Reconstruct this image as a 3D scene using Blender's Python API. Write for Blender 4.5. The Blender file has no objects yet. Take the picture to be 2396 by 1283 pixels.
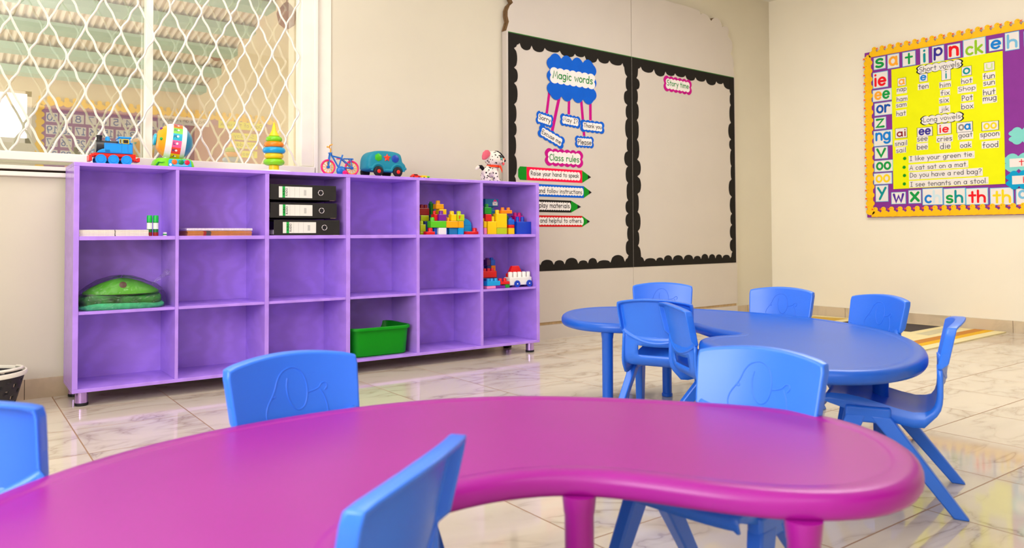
import bpy, bmesh, math, random
from mathutils import Vector, Matrix
PI = math.pi
random.seed(7)
S = bpy.context.scene
COL = S.collection

# ------------------------------------------------------------------ camera, world, light, exposure
FPX, CXP, CYP = 1787.9, 1198.0, 500.8
YAW, PITCH, ROLL = 0.6695, 0.0257, -0.0043
EYE = Vector((0, 0, 0.70))
_r = Vector((math.cos(YAW), -math.sin(YAW), 0))
_f = Vector((math.sin(YAW)*math.cos(PITCH), math.cos(YAW)*math.cos(PITCH), math.sin(PITCH)))
_u = _r.cross(_f)
_cr, _sr = math.cos(ROLL), math.sin(ROLL)
cam_d = bpy.data.cameras.new('camera'); cam = bpy.data.objects.new('camera', cam_d); COL.objects.link(cam)
X = _r*_cr + _u*_sr; Y = _u*_cr - _r*_sr; Z = -_f
cam.matrix_world = Matrix(((X.x, Y.x, Z.x, EYE.x), (X.y, Y.y, Z.y, EYE.y), (X.z, Y.z, Z.z, EYE.z), (0, 0, 0, 1)))
cam_d.sensor_width = 36; cam_d.lens = FPX/2396*36
cam_d.shift_y = (CYP-641.5)/2396
cam_d.clip_start = 0.02
cam_d.dof.use_dof = True; cam_d.dof.focus_distance = 3.4; cam_d.dof.aperture_fstop = 5.0
S.camera = cam

W = bpy.data.worlds.new('sky'); S.world = W; W.use_nodes = True
W.node_tree.nodes['Background'].inputs[0].default_value = (1.0, 0.97, 0.92, 1)
W.node_tree.nodes['Background'].inputs[1].default_value = 2.0

def area(name, loc, rot, sx, sy, power, color=(1, 1, 1)):
    d = bpy.data.lights.new(name, 'AREA'); d.shape = 'RECTANGLE'; d.size = sx; d.size_y = sy
    d.energy = power; d.color = color
    o = bpy.data.objects.new(name, d); COL.objects.link(o); o.location = loc; o.rotation_euler = rot
    return o
CEIL = 2.75
DAY = (0.97, 0.99, 1.0)
area('daylight_side_window', (-1.70, 0.6, 1.60), (0, -PI/2, 0), 1.5, 2.1, 62, DAY)
area('daylight_rear_window', (-0.10, -0.64, 1.83), (PI/2, 0, 0), 1.95, 0.42, 6, DAY)
area('veranda_fill_light', (-1.55, 6.1, 1.0), (0, -PI/2, 0), 1.6, 3.4, 62, (1, 0.97, 0.92))  # added lamp that brightens the veranda outside the window
area('ceiling_fill_light', (0.9, 2.6, CEIL-0.09), (0, 0, 0), 1.3, 1.3, 3, DAY)  # added overhead fill, out of view
area('ceiling_fill_light', (3.9, 1.9, CEIL-0.09), (0, 0, 0), 1.3, 1.3, 20, DAY)
vs = S.view_settings; vs.view_transform = 'Standard'; vs.look = 'None'; vs.exposure = 0.44; vs.gamma = 1.0; vs.use_curve_mapping = False

# ------------------------------------------------------------------ photo helpers: pixel of the photo -> point on a wall plane or the floor
def ray(u, v):
    a, b = u-CXP, v-CYP
    a, b = _cr*a+_sr*b, -_sr*a+_cr*b
    return _r*a - _u*b + _f*FPX
def on_y(u, v, y):
    d = ray(u, v); return EYE + d*((y-EYE.y)/d.y)
def on_x(u, v, x):
    d = ray(u, v); return EYE + d*((x-EYE.x)/d.x)

# ------------------------------------------------------------------ materials
def lin(c):
    return tuple((x/12.92 if x <= 0.04045 else ((x+0.055)/1.055)**2.4) for x in (v/255 for v in c))
_M = {}
def mat(name, rgb, rough=0.5, spec=0.5, noise=0.06, scale=12, metal=0.0, bump=0.0, coat=0.0, bscale=None, trans=0.0, alpha=1.0):
    if name in _M: return _M[name]
    m = bpy.data.materials.new(name); m.use_nodes = True
    nt = m.node_tree; b = nt.nodes['Principled BSDF']
    c = lin(rgb)
    b.inputs['Roughness'].default_value = rough; b.inputs['Specular IOR Level'].default_value = spec
    b.inputs['Metallic'].default_value = metal; b.inputs['Coat Weight'].default_value = coat
    b.inputs['Coat Roughness'].default_value = 0.15
    b.inputs['Transmission Weight'].default_value = trans; b.inputs['Alpha'].default_value = alpha
    tc = nt.nodes.new('ShaderNodeTexCoord'); n = nt.nodes.new('ShaderNodeTexNoise')
    n.inputs['Scale'].default_value = scale; n.inputs['Detail'].default_value = 4
    nt.links.new(tc.outputs['Object'], n.inputs['Vector'])
    r = nt.nodes.new('ShaderNodeValToRGB')
    r.color_ramp.elements[0].position = 0.3; r.color_ramp.elements[1].position = 0.7
    r.color_ramp.elements[0].color = tuple(x*(1-noise) for x in c)+(1,)
    r.color_ramp.elements[1].color = tuple(min(1, x*(1+noise)) for x in c)+(1,)
    nt.links.new(n.outputs['Fac'], r.inputs[0]); nt.links.new(r.outputs[0], b.inputs['Base Color'])
    if bump:
        bp = nt.nodes.new('ShaderNodeBump'); bp.inputs['Strength'].default_value = bump; bp.inputs['Distance'].default_value = 0.002
        n2 = nt.nodes.new('ShaderNodeTexNoise'); n2.inputs['Scale'].default_value = bscale or 60; n2.inputs['Detail'].default_value = 3
        nt.links.new(tc.outputs['Object'], n2.inputs['Vector']); nt.links.new(n2.outputs['Fac'], bp.inputs['Height'])
        nt.links.new(bp.outputs[0], b.inputs['Normal'])
    _M[name] = m
    return m

def floor_mat():
    m = bpy.data.materials.new('marble_floor_tiles'); m.use_nodes = True; nt = m.node_tree; L = nt.links; b = nt.nodes['Principled BSDF']
    N = nt.nodes.new
    tc = N('ShaderNodeTexCoord'); mp = N('ShaderNodeMapping'); L.new(tc.outputs['Object'], mp.inputs[0])
    mp.inputs['Rotation'].default_value = (0, 0, 0.034); mp.inputs['Location'].default_value = (0.035, 0.165, 0)
    br = N('ShaderNodeTexBrick'); br.offset = 0; br.squash = 1
    br.inputs['Scale'].default_value = 1; br.inputs['Brick Width'].default_value = 0.405; br.inputs['Row Height'].default_value = 0.37
    br.inputs['Mortar Size'].default_value = 0.0022; br.inputs['Mortar Smooth'].default_value = 0.1
    br.inputs['Color1'].default_value = (0.0, 0, 0, 1); br.inputs['Color2'].default_value = (1, 1, 1, 1); br.inputs['Mortar'].default_value = (0.5, 0.5, 0.5, 1)
    L.new(mp.outputs[0], br.inputs['Vector'])
    # veins: stretched noise, shifted per tile
    st = N('ShaderNodeMapping'); st.inputs['Scale'].default_value = (1.6, 3.4, 1); st.inputs['Rotation'].default_value = (0, 0, 0.45)
    add = N('ShaderNodeVectorMath'); add.operation = 'MULTIPLY_ADD'; add.inputs[1].default_value = (3.1, 5.7, 0)
    L.new(br.outputs['Color'], add.inputs[0]); L.new(mp.outputs[0], add.inputs[2]); L.new(add.outputs[0], st.inputs[0])
    n1 = N('ShaderNodeTexNoise'); n1.inputs['Scale'].default_value = 1.3; n1.inputs['Detail'].default_value = 4; n1.inputs['Distortion'].default_value = 1.3
    L.new(st.outputs[0], n1.inputs['Vector'])
    s = N('ShaderNodeMath'); s.operation = 'SUBTRACT'; s.inputs[1].default_value = 0.5; L.new(n1.outputs['Fac'], s.inputs[0])
    ab = N('ShaderNodeMath'); ab.operation = 'ABSOLUTE'; L.new(s.outputs[0], ab.inputs[0])
    vr = N('ShaderNodeValToRGB'); e = vr.color_ramp.elements
    e[0].position = 0.0; e[0].color = lin((176, 160, 140))+(1,)
    e[1].position = 0.012; e[1].color = lin((200, 186, 166))+(1,)
    k = vr.color_ramp.elements.new(0.06); k.color = lin((216, 205, 186))+(1,)
    k = vr.color_ramp.elements.new(0.3); k.color = lin((226, 216, 198))+(1,)
    L.new(ab.outputs[0], vr.inputs[0])
    n2 = N('ShaderNodeTexNoise'); n2.inputs['Scale'].default_value = 1.4; n2.inputs['Detail'].default_value = 2; L.new(st.outputs[0], n2.inputs['Vector'])
    mx = N('ShaderNodeMixRGB'); mx.blend_type = 'MIX'; mx.inputs[2].default_value = lin((222, 210, 190))+(1,)
    r2 = N('ShaderNodeValToRGB'); r2.color_ramp.elements[0].position = 0.42; r2.color_ramp.elements[1].position = 0.62; L.new(n2.outputs['Fac'], r2.inputs[0])
    L.new(r2.outputs[0], mx.inputs[0]); L.new(vr.outputs[0], mx.inputs[1])
    gm = N('ShaderNodeMixRGB'); gm.inputs[2].default_value = lin((158, 124, 92))+(1,)
    L.new(br.outputs['Fac'], gm.inputs[0]); L.new(mx.outputs[0], gm.inputs[1]); L.new(gm.outputs[0], b.inputs['Base Color'])
    rr = N('ShaderNodeMath'); rr.operation = 'MULTIPLY_ADD'; rr.inputs[1].default_value = 0.5; rr.inputs[2].default_value = 0.06
    L.new(br.outputs['Fac'], rr.inputs[0]); L.new(rr.outputs[0], b.inputs['Roughness'])
    b.inputs['Specular IOR Level'].default_value = 0.75
    bp = N('ShaderNodeBump'); bp.invert = True; bp.inputs['Strength'].default_value = 0.4; bp.inputs['Distance'].default_value = 0.002
    L.new(br.outputs['Fac'], bp.inputs['Height']); L.new(bp.outputs[0], b.inputs['Normal'])
    return m

def tile_mat(name, rgb, width, vert_axis_y=False):
    """marble skirting tile with joints every `width` metres along X (or Y)"""
    m = bpy.data.materials.new(name); m.use_nodes = True; nt = m.node_tree; L = nt.links; b = nt.nodes['Principled BSDF']; N = nt.nodes.new
    tc = N('ShaderNodeTexCoord'); n1 = N('ShaderNodeTexNoise'); n1.inputs['Scale'].default_value = 4; n1.inputs['Detail'].default_value = 6; n1.inputs['Distortion'].default_value = 1.5
    L.new(tc.outputs['Object'], n1.inputs['Vector'])
    r = N('ShaderNodeValToRGB'); c = lin(rgb)
    r.color_ramp.elements[0].position = 0.42; r.color_ramp.elements[0].color = tuple(x*0.87 for x in c)+(1,)
    r.color_ramp.elements[1].position = 0.56; r.color_ramp.elements[1].color = c+(1,)
    L.new(n1.outputs['Fac'], r.inputs[0])
    sp = N('ShaderNodeSeparateXYZ'); L.new(tc.outputs['Object'], sp.inputs[0])
    a = N('ShaderNodeMath'); a.operation = 'PINGPONG'; a.inputs[1].default_value = width/2
    L.new(sp.outputs[1 if vert_axis_y else 0], a.inputs[0])
    lt = N('ShaderNodeMath'); lt.operation = 'LESS_THAN'; lt.inputs[1].default_value = 0.0015; L.new(a.outputs[0], lt.inputs[0])
    g = N('ShaderNodeMixRGB'); g.inputs[2].default_value = lin((96, 78, 60))+(1,); L.new(lt.outputs[0], g.inputs[0]); L.new(r.outputs[0], g.inputs[1])
    L.new(g.outputs[0], b.inputs['Base Color']); b.inputs['Roughness'].default_value = 0.18
    return m

def wood_paint_mat(name, rgb, rough=0.38):
    """gloss paint brushed over plywood: faint figure in the paint, slight relief"""
    m = bpy.data.materials.new(name); m.use_nodes = True; nt = m.node_tree; L = nt.links; b = nt.nodes['Principled BSDF']; N = nt.nodes.new
    tc = N('ShaderNodeTexCoord'); mp = N('ShaderNodeMapping'); mp.inputs['Scale'].default_value = (5, 5, 9); L.new(tc.outputs['Object'], mp.inputs[0])
    n = N('ShaderNodeTexNoise'); n.inputs['Scale'].default_value = 1.5; n.inputs['Detail'].default_value = 3; n.inputs['Distortion'].default_value = 2.0; L.new(mp.outputs[0], n.inputs['Vector'])
    w = N('ShaderNodeTexWave'); w.inputs['Scale'].default_value = 0.5; w.inputs['Distortion'].default_value = 14; w.inputs['Detail'].default_value = 3; L.new(mp.outputs[0], w.inputs['Vector'])
    mx = N('ShaderNodeMath'); mx.operation = 'MULTIPLY'; L.new(n.outputs['Fac'], mx.inputs[0]); L.new(w.outputs['Fac'], mx.inputs[1])
    r = N('ShaderNodeValToRGB'); c = lin(rgb)
    r.color_ramp.elements[0].position = 0.05; r.color_ramp.elements[0].color = tuple(x*0.93 for x in c)+(1,)
    r.color_ramp.elements[1].position = 0.5; r.color_ramp.elements[1].color = tuple(min(1, x*1.03) for x in c)+(1,)
    L.new(mx.outputs[0], r.inputs[0]); L.new(r.outputs[0], b.inputs['Base Color'])
    b.inputs['Roughness'].default_value = rough
    bp = N('ShaderNodeBump'); bp.inputs['Strength'].default_value = 0.05; bp.inputs['Distance'].default_value = 0.003
    L.new(mx.outputs[0], bp.inputs['Height']); L.new(bp.outputs[0], b.inputs['Normal'])
    return m

def glass_mat(name, refl=0.35, tint=(255, 255, 255)):
    m = bpy.data.materials.new(name); m.use_nodes = True; nt = m.node_tree; nt.nodes.clear(); N = nt.nodes.new
    o = N('ShaderNodeOutputMaterial'); mx = N('ShaderNodeMixShader'); t = N('ShaderNodeBsdfTransparent'); g = N('ShaderNodeBsdfGlossy')
    g.inputs['Roughness'].default_value = 0.0; t.inputs[0].default_value = lin(tint)+(1,)
    n = N('ShaderNodeTexNoise'); n.inputs['Scale'].default_value = 0.7
    ma = N('ShaderNodeMath'); ma.operation = 'MULTIPLY_ADD'; ma.inputs[1].default_value = 0.02; ma.inputs[2].default_value = refl-0.01
    nt.links.new(n.outputs['Fac'], ma.inputs[0]); nt.links.new(ma.outputs[0], mx.inputs[0])
    nt.links.new(t.outputs[0], mx.inputs[1]); nt.links.new(g.outputs[0], mx.inputs[2]); nt.links.new(mx.outputs[0], o.inputs[0])
    return m

def spot_mat(name, base, spot, scale, thr):
    m = bpy.data.materials.new(name); m.use_nodes = True; nt = m.node_tree; L = nt.links; b = nt.nodes['Principled BSDF']; N = nt.nodes.new
    tc = N('ShaderNodeTexCoord'); n = N('ShaderNodeTexNoise'); n.inputs['Scale'].default_value = scale*0.6
    L.new(tc.outputs['Object'], n.inputs['Vector'])
    ad = N('ShaderNodeMixRGB'); ad.blend_type = 'ADD'; ad.inputs[0].default_value = 0.012; L.new(tc.outputs['Object'], ad.inputs[1]); L.new(n.outputs['Color'], ad.inputs[2])
    v = N('ShaderNodeTexVoronoi'); v.inputs['Scale'].default_value = scale; L.new(ad.outputs[0], v.inputs['Vector'])
    lt = N('ShaderNodeMath'); lt.operation = 'LESS_THAN'; lt.inputs[1].default_value = thr; L.new(v.outputs['Distance'], lt.inputs[0])
    mx = N('ShaderNodeMixRGB'); mx.inputs[1].default_value = lin(base)+(1,); mx.inputs[2].default_value = lin(spot)+(1,)
    L.new(lt.outputs[0], mx.inputs[0]); L.new(mx.outputs[0], b.inputs['Base Color']); b.inputs['Roughness'].default_value = 0.9
    bp = N('ShaderNodeBump'); bp.inputs['Strength'].default_value = 0.5; bp.inputs['Distance'].default_value = 0.002
    n3 = N('ShaderNodeTexNoise'); n3.inputs['Scale'].default_value = 350; L.new(tc.outputs['Object'], n3.inputs['Vector']); L.new(n3.outputs['Fac'], bp.inputs['Height']); L.new(bp.outputs[0], b.inputs['Normal'])
    return m

# ------------------------------------------------------------------ mesh builder
class MB:
    def __init__(s): s.v = []; s.f = []; s.m = []
    def add(s, vs, fs, mi=0, T=None):
        k = len(s.v)
        s.v += [tuple(T @ Vector(p)) if T else tuple(p) for p in vs]
        s.f += [tuple(i+k for i in f) for f in fs]; s.m += [mi]*len(fs)
        return s
    def box(s, x0, x1, y0, y1, z0, z1, mi=0, T=None):
        vs = [(x, y, z) for x in (x0, x1) for y in (y0, y1) for z in (z0, z1)]
        return s.add(vs, [(0, 1, 3, 2), (4, 6, 7, 5), (0, 4, 5, 1), (2, 3, 7, 6), (0, 2, 6, 4), (1, 5, 7, 3)], mi, T)
    def loft(s, rings, mi=0, T=None, closed=True, caps=True):
        n = len(rings[0]); vs = [p for r in rings for p in r]; fs = []
        for i in range(len(rings)-1):
            for j in range(n if closed else n-1):
                a, b = i*n+j, i*n+(j+1) % n
                fs.append((a, b, b+n, a+n))
        if caps:
            fs.append(tuple(range(n-1, -1, -1))); fs.append(tuple((len(rings)-1)*n+j for j in range(n)))
        return s.add(vs, fs, mi, T)
    def lathe(s, prof, n=24, mi=0, T=None, caps=True):
        """prof: list of (radius, z)"""
        return s.loft([[(r*math.cos(2*PI*j/n), r*math.sin(2*PI*j/n), z) for j in range(n)] for r, z in prof], mi, T, True, caps)
    def tube(s, path, r, n=10, mi=0, T=None, closed=False):
        P = [Vector(p) for p in path]; m = len(P); rings = []
        rad = r if isinstance(r, (list, tuple)) else [r]*m
        up = None
        for i in range(m):
            a = P[(i-1) % m] if closed or i else P[0]; b = P[(i+1) % m] if closed or i < m-1 else P[-1]
            t = (b-a).normalized()
            if up is None:
                up = Vector((0, 0, 1)) if abs(t.z) < 0.9 else Vector((1, 0, 0))
            sd = t.cross(up).normalized(); up = sd.cross(t).normalized()
            rings.append([tuple(P[i]+(sd*math.cos(2*PI*j/n)+up*math.sin(2*PI*j/n))*rad[i]) for j in range(n)])
        if closed: rings.append(rings[0])
        return s.loft(rings, mi, T, True, not closed)
    def ell(s, c, rx, ry, rz, n=20, k=12, mi=0, T=None):
        rings = []
        for i in range(k+1):
            a = -PI/2+PI*i/k; q = max(math.cos(a), 0.004)
            rings.append([(c[0]+rx*q*math.cos(2*PI*j/n), c[1]+ry*q*math.sin(2*PI*j/n), c[2]+rz*math.sin(a)) for j in range(n)])
        return s.loft(rings, mi, T)
    def prism(s, pts, d0, d1, ax='y', mi=0, T=None):
        """2D outline extruded: ax y -> pts are (x,z); ax z -> (x,y); ax x -> (y,z)"""
        def P(p, d): return (p[0], d, p[1]) if ax == 'y' else ((p[0], p[1], d) if ax == 'z' else (d, p[0], p[1]))
        return s.loft([[P(p, d0) for p in pts], [P(p, d1) for p in pts]], mi, T)
    def build(s, name, mats, parent=None, smooth=35, bevel=0, seg=2, loc=None, rot=None):
        me = bpy.data.meshes.new(name); me.from_pydata(s.v, [], s.f)
        if not isinstance(mats, (list, tuple)): mats = [mats]
        for m in mats: me.materials.append(m)
        me.polygons.foreach_set('material_index', s.m)
        bm = bmesh.new(); bm.from_mesh(me); bmesh.ops.recalc_face_normals(bm, faces=bm.faces); bm.to_mesh(me); bm.free()
        if smooth:
            me.polygons.foreach_set('use_smooth', [True]*len(me.polygons)); me.set_sharp_from_angle(angle=math.radians(smooth))
        o = bpy.data.objects.new(name, me); COL.objects.link(o)
        if parent is not None: o.parent = parent
        if loc: o.location = loc
        if rot: o.rotation_euler = rot
        if bevel:
            b = o.modifiers.new('edge', 'BEVEL'); b.width = bevel; b.segments = seg; b.limit_method = 'ANGLE'; b.angle_limit = math.radians(40); b.harden_normals = False
        return o

def tag(o, label=None, cat=None, group=None, kind=None):
    if label: o['label'] = label
    if cat: o['category'] = cat
    if group: o['group'] = group
    if kind: o['kind'] = kind
    return o
def thing(name, label, cat, loc=(0, 0, 0), rz=0, group=None):
    o = bpy.data.objects.new(name, None); COL.objects.link(o); o.location = loc; o.rotation_euler = (0, 0, rz); o.empty_display_size = 0.05
    return tag(o, label, cat, group)
def copy_tree(o, parent=None):
    c = o.copy(); COL.objects.link(c)
    if parent is not None: c.parent = parent
    for ch in list(o.children): copy_tree(ch, c)
    return c
def RX(a): return Matrix.Rotation(a, 4, 'X')
def RY(a): return Matrix.Rotation(a, 4, 'Y')
def RZ(a): return Matrix.Rotation(a, 4, 'Z')
def TR(x, y, z): return Matrix.Translation((x, y, z))

# ------------------------------------------------------------------ handwriting-like stroke lettering
def arc(cx, cy, rx, ry, a0, a1, n=None):
    n = n or max(4, int(abs(a1-a0)/22))
    return [(cx+rx*math.cos(math.radians(a0+(a1-a0)*i/n)), cy+ry*math.sin(math.radians(a0+(a1-a0)*i/n))) for i in range(n+1)]
def O(cx=.25, cy=.25, rx=.21, ry=.25): return arc(cx, cy, rx, ry, 0, 360, 18)
G = {
 'a': (.58, [O(.24), [(.46, .5), (.46, .04), (.5, 0)]]), 'b': (.56, [[(.06, .85), (.06, 0)], O(.28)]), 'c': (.5, [arc(.26, .25, .21, .25, 48, 312)]),
 'd': (.58, [O(.24), [(.46, .85), (.46, 0)]]), 'e': (.54, [[(.07, .26), (.44, .26)], arc(.26, .25, .21, .25, 2, 318)]),
 'f': (.46, [arc(.33, .66, .13, .18, 70, 180)+[(.2, 0)], [(.04, .46), (.4, .46)]]),
 'g': (.56, [O(.24), [(.46, .5)]+arc(.25, -.08, .21, .18, 0, -150)]), 'h': (.54, [[(.06, .85), (.06, 0)], arc(.26, .29, .19, .2, 170, 0)+[(.45, 0)]]),
 'i': (.22, [[(.1, .5), (.1, 0)], [(.1, .72), (.1, .74)]]), 'j': (.3, [[(.22, .5)]+arc(.07, -.1, .15, .15, 0, -130), [(.22, .72), (.22, .74)]]),
 'k': (.5, [[(.07, .85), (.07, 0)], [(.42, .5), (.09, .22)], [(.17, .28), (.45, 0)]]), 'l': (.2, [[(.09, .85), (.09, 0)]]),
 'm': (.78, [[(.06, .5), (.06, 0)], arc(.22, .31, .155, .18, 170, 0)+[(.375, 0)], arc(.53, .31, .155, .18, 180, 0)+[(.685, 0)]]),
 'n': (.54, [[(.06, .5), (.06, 0)], arc(.26, .29, .19, .2, 170, 0)+[(.45, 0)]]), 'o': (.54, [O(.26)]),
 'p': (.56, [[(.07, .5), (.05, -.3)], O(.28)]), 'q': (.56, [O(.24), [(.46, .5), (.46, -.3)]]), 'r': (.46, [[(.07, .5), (.07, 0)], arc(.26, .28, .19, .21, 175, 45)]),
 's': (.48, [arc(.24, .37, .16, .125, 35, 265)+arc(.22, .125, .18, .125, 85, -145)]), 't': (.44, [[(.22, .76), (.22, 0)], [(.03, .5), (.4, .5)]]),
 'u': (.54, [[(.06, .5)]+arc(.25, .2, .19, .2, 180, 350)+[(.45, .5)], [(.45, .5), (.45, 0)]]), 'v': (.48, [[(.03, .5), (.23, 0), (.44, .5)]]),
 'w': (.66, [[(.03, .5), (.17, 0), (.32, .4), (.47, 0), (.6, .5)]]), 'x': (.5, [[(.04, .5), (.44, 0)], [(.43, .5), (.04, 0)]]),
 'y': (.5, [[(.04, .5), (.25, .06)], [(.46, .5), (.13, -.3)]]), 'z': (.5, [[(.05, .49), (.43, .49), (.04, 0), (.45, 0)]]),
 'A': (.66, [[(.03, 0), (.34, .8), (.6, 0)], [(.14, .27), (.5, .27)]]), 'B': (.56, [[(.07, 0), (.07, .8)]+arc(.2, .6, .22, .2, 90, -90)+[(.07, .4)]+arc(.22, .2, .25, .2, 90, -90)+[(.07, 0)]]),
 'C': (.6, [arc(.34, .4, .29, .4, 50, 310)]), 'D': (.64, [[(.07, 0), (.07, .8)]+arc(.12, .4, .45, .4, 85, -85)+[(.07, 0)]]),
 'E': (.54, [[(.46, .8), (.07, .8), (.07, 0), (.48, 0)], [(.07, .42), (.42, .42)]]), 'I': (.46, [[(.22, .8), (.22, 0)], [(.04, .8), (.4, .8)], [(.04, 0), (.4, 0)]]),
 'F': (.5, [[(.46, .8), (.07, .8), (.07, 0)], [(.07, .42), (.4, .42)]]), 'L': (.5, [[(.07, .8), (.07, 0), (.46, 0)]]), 'M': (.8, [[(.04, 0), (.16, .8), (.38, .2), (.6, .8), (.72, 0)]]),
 'N': (.66, [[(.07, 0), (.07, .8), (.55, 0), (.55, .8)]]), 'O': (.74, [arc(.36, .4, .32, .4, 0, 360, 20)]),
 'P': (.54, [[(.07, 0), (.07, .8)]+arc(.2, .58, .25, .22, 90, -90)+[(.07, .36)]]), 'R': (.58, [[(.07, 0), (.07, .8)]+arc(.2, .59, .25, .21, 90, -90)+[(.07, .38)], [(.18, .38), (.5, 0)]]),
 'S': (.6, [arc(.3, .6, .21, .2, 35, 265)+arc(.28, .2, .24, .2, 85, -150)]), 'T': (.62, [[(.02, .8), (.58, .8)], [(.3, .8), (.3, 0)]]),
 'J': (.5, [[(.42, .8), (.42, .2)]+arc(.25, .2, .17, .2, 0, -170)]), 'H': (.64, [[(.07, .8), (.07, 0)], [(.55, .8), (.55, 0)], [(.07, .42), (.55, .42)]]),
 'W': (.9, [[(.03, .8), (.22, 0), (.43, .7), (.62, 0), (.84, .8)]]), 'K': (.56, [[(.07, .8), (.07, 0)], [(.48, .8), (.09, .36)], [(.18, .46), (.5, 0)]]),
 '.': (.22, [[(.1, .02), (.1, .04)]]), '?': (.5, [arc(.23, .6, .19, .2, 160, -60)+[(.23, .35), (.23, .2)], [(.23, .02), (.23, .04)]]), ' ': (.34, []),
 '0': (.58, [arc(.28, .38, .23, .38, 0, 360, 18)]), '1': (.4, [[(.08, .6), (.22, .76), (.22, 0)], [(.08, 0), (.36, 0)]]), '2': (.54, [arc(.25, .55, .2, .21, 150, -20)+[(.05, 0), (.48, 0)]]),
 '3': (.54, [arc(.23, .58, .2, .18, 140, -90)+arc(.23, .2, .22, .2, 90, -140)]), '4': (.56, [[(.38, 0), (.38, .76), (.04, .25), (.5, .25)]]), '5': (.54, [[(.44, .76), (.12, .76), (.09, .45)]+arc(.24, .23, .21, .23, 110, -140)]),
 '6': (.54, [[(.4, .74), (.16, .48), (.07, .25)]+arc(.26, .22, .2, .22, 180, -180)]), '7': (.52, [[(.04, .76), (.46, .76), (.18, 0)]]), '8': (.54, [arc(.25, .58, .17, .18, 0, 360, 16), arc(.25, .2, .21, .2, 0, 360, 16)]),
 '9': (.54, [arc(.25, .54, .2, .22, 0, 360, 16), [(.45, .54), (.34, 0)]]),
}
def text_lines(txt):
    x = 0; out = []
    for ci, ch in enumerate(txt):
        adv, ls = G[ch]
        out += [(ci, [(x+px, py) for px, py in l]) for l in ls]; x += adv+.05
    return out
def put_text(mb, txt, place, W_, H_, sw=.09, mi=1, fill=(.84, .72), mi_of=None, depth=0.0, maxs=None, shear=0.0):
    """flat rounded strokes; place(a,b,d) maps card coordinates (right, up, out) to a point; fits inside W_ x H_"""
    L = text_lines(txt)
    if not L: return
    xs = [p[0] for _, l in L for p in l]; ys = [p[1] for _, l in L for p in l]
    w = max(xs)-min(xs)+sw; h = max(ys)-min(ys)+sw
    sc = min(W_*fill[0]/w, H_*fill[1]/h)
    if maxs: sc = min(sc, maxs)
    cx, cy = (max(xs)+min(xs))/2, (max(ys)+min(ys))/2
    sx = min(W_*fill[0]/w, sc*1.3)
    r = sw/2*sc
    for li, (ci, l) in enumerate(L):
        d = depth+0.00012*(li % 4)
        P = [Vector(((x-cx)*sx+shear*(y-cy)*sc, (y-cy)*sc)) for x, y in l]
        k = mi_of[ci] if mi_of else mi
        closed = (P[0]-P[-1]).length < 1e-6
        if closed: P = P[:-1]
        n = len(P); dirs = [(P[(i+1) % n]-P[i]).normalized() for i in range(n if closed else n-1)]
        lf, rt = [], []
        for i in range(n):
            d0 = dirs[i-1] if (closed or i > 0) else dirs[0]
            d1 = dirs[i] if (closed or i < n-1) else dirs[-1]
            t = (d0+d1); t = t.normalized() if t.length > .2 else d1
            q = min(1.5, 1/max(.3, abs(t.dot(d1)))); nn = Vector((-t.y, t.x))*r*q
            lf.append(P[i]+nn); rt.append(P[i]-nn)
        m = n if closed else n-1
        vs = [place(p.x, p.y, d) for pr in zip(lf, rt) for p in pr]
        fs = [(2*i, 2*i+1, 2*((i+1) % n)+1, 2*((i+1) % n)) for i in range(m)]
        if not closed:
            for i, dr, sg in ((0, -dirs[0], -1), (n-1, dirs[-1], 1)):
                a = math.atan2(dr.y, dr.x); k0 = len(vs)
                vs += [place(P[i].x+r*math.cos(a+q), P[i].y+r*math.sin(a+q), d) for q in (-PI/4, 0, PI/4)]
                fs.append((2*i+1, k0, k0+1, k0+2, 2*i) if sg == 1 else (2*i, k0, k0+1, k0+2, 2*i+1))
        mb.add(vs, fs, k)

# ------------------------------------------------------------------ colours
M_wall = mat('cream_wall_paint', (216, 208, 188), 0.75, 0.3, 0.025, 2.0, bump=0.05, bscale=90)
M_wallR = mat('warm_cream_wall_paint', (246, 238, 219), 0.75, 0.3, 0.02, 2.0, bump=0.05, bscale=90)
M_ceil = mat('white_ceiling_paint', (244, 240, 230), 0.85, 0.2, 0.02)
M_white = mat('white_gloss_paint', (238, 232, 220), 0.35, 0.5, 0.03, 8)
M_grille = mat('white_enamelled_wire', (240, 234, 222), 0.35, 0.5, 0.02)
M_board = mat('white_melamine_board', (206, 196, 186), 0.5, 0.4, 0.02, 3)
M_tan = mat('raw_wood_ledge', (206, 176, 132), 0.6, 0.3, 0.15, 30)
M_black = mat('black_card', (30, 26, 22), 0.8, 0.2, 0.1, 40)
M_paper = mat('white_paper', (236, 230, 226), 0.8, 0.2, 0.02)
M_ink = mat('black_ink', (34, 30, 30), 0.8, 0.2, 0.02)
M_greenink = mat('green_ink', (18, 130, 50), 0.8, 0.2, 0.02)
M_bluecard = mat('blue_card', (0, 92, 205), 0.7, 0.2, 0.05)
M_magcard = mat('magenta_card', (192, 0, 130), 0.7, 0.2, 0.05)
M_redcard = mat('red_card', (206, 10, 20), 0.7, 0.2, 0.05)
M_pinkcard = mat('pink_red_card', (255, 8, 70), 0.7, 0.2, 0.03)
M_greencard = mat('green_card', (8, 140, 24), 0.7, 0.2, 0.05)
M_purplecard = mat('purple_board_paper', (136, 44, 150), 0.6, 0.3, 0.05)
M_yellowcard = mat('lemon_yellow_poster_paper', (236, 240, 0), 0.7, 0.2, 0.02)
M_duck = mat('duck_yellow_card', (255, 196, 8), 0.6, 0.3, 0.04)
M_beak = mat('duck_beak_orange', (250, 96, 20), 0.6, 0.3, 0.02)
INK = {}
def ink(rgb):
    if rgb not in INK: INK[rgb] = mat('ink_%02x%02x%02x' % rgb, rgb, 0.7, 0.2, 0.02)
    return INK[rgb]
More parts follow.
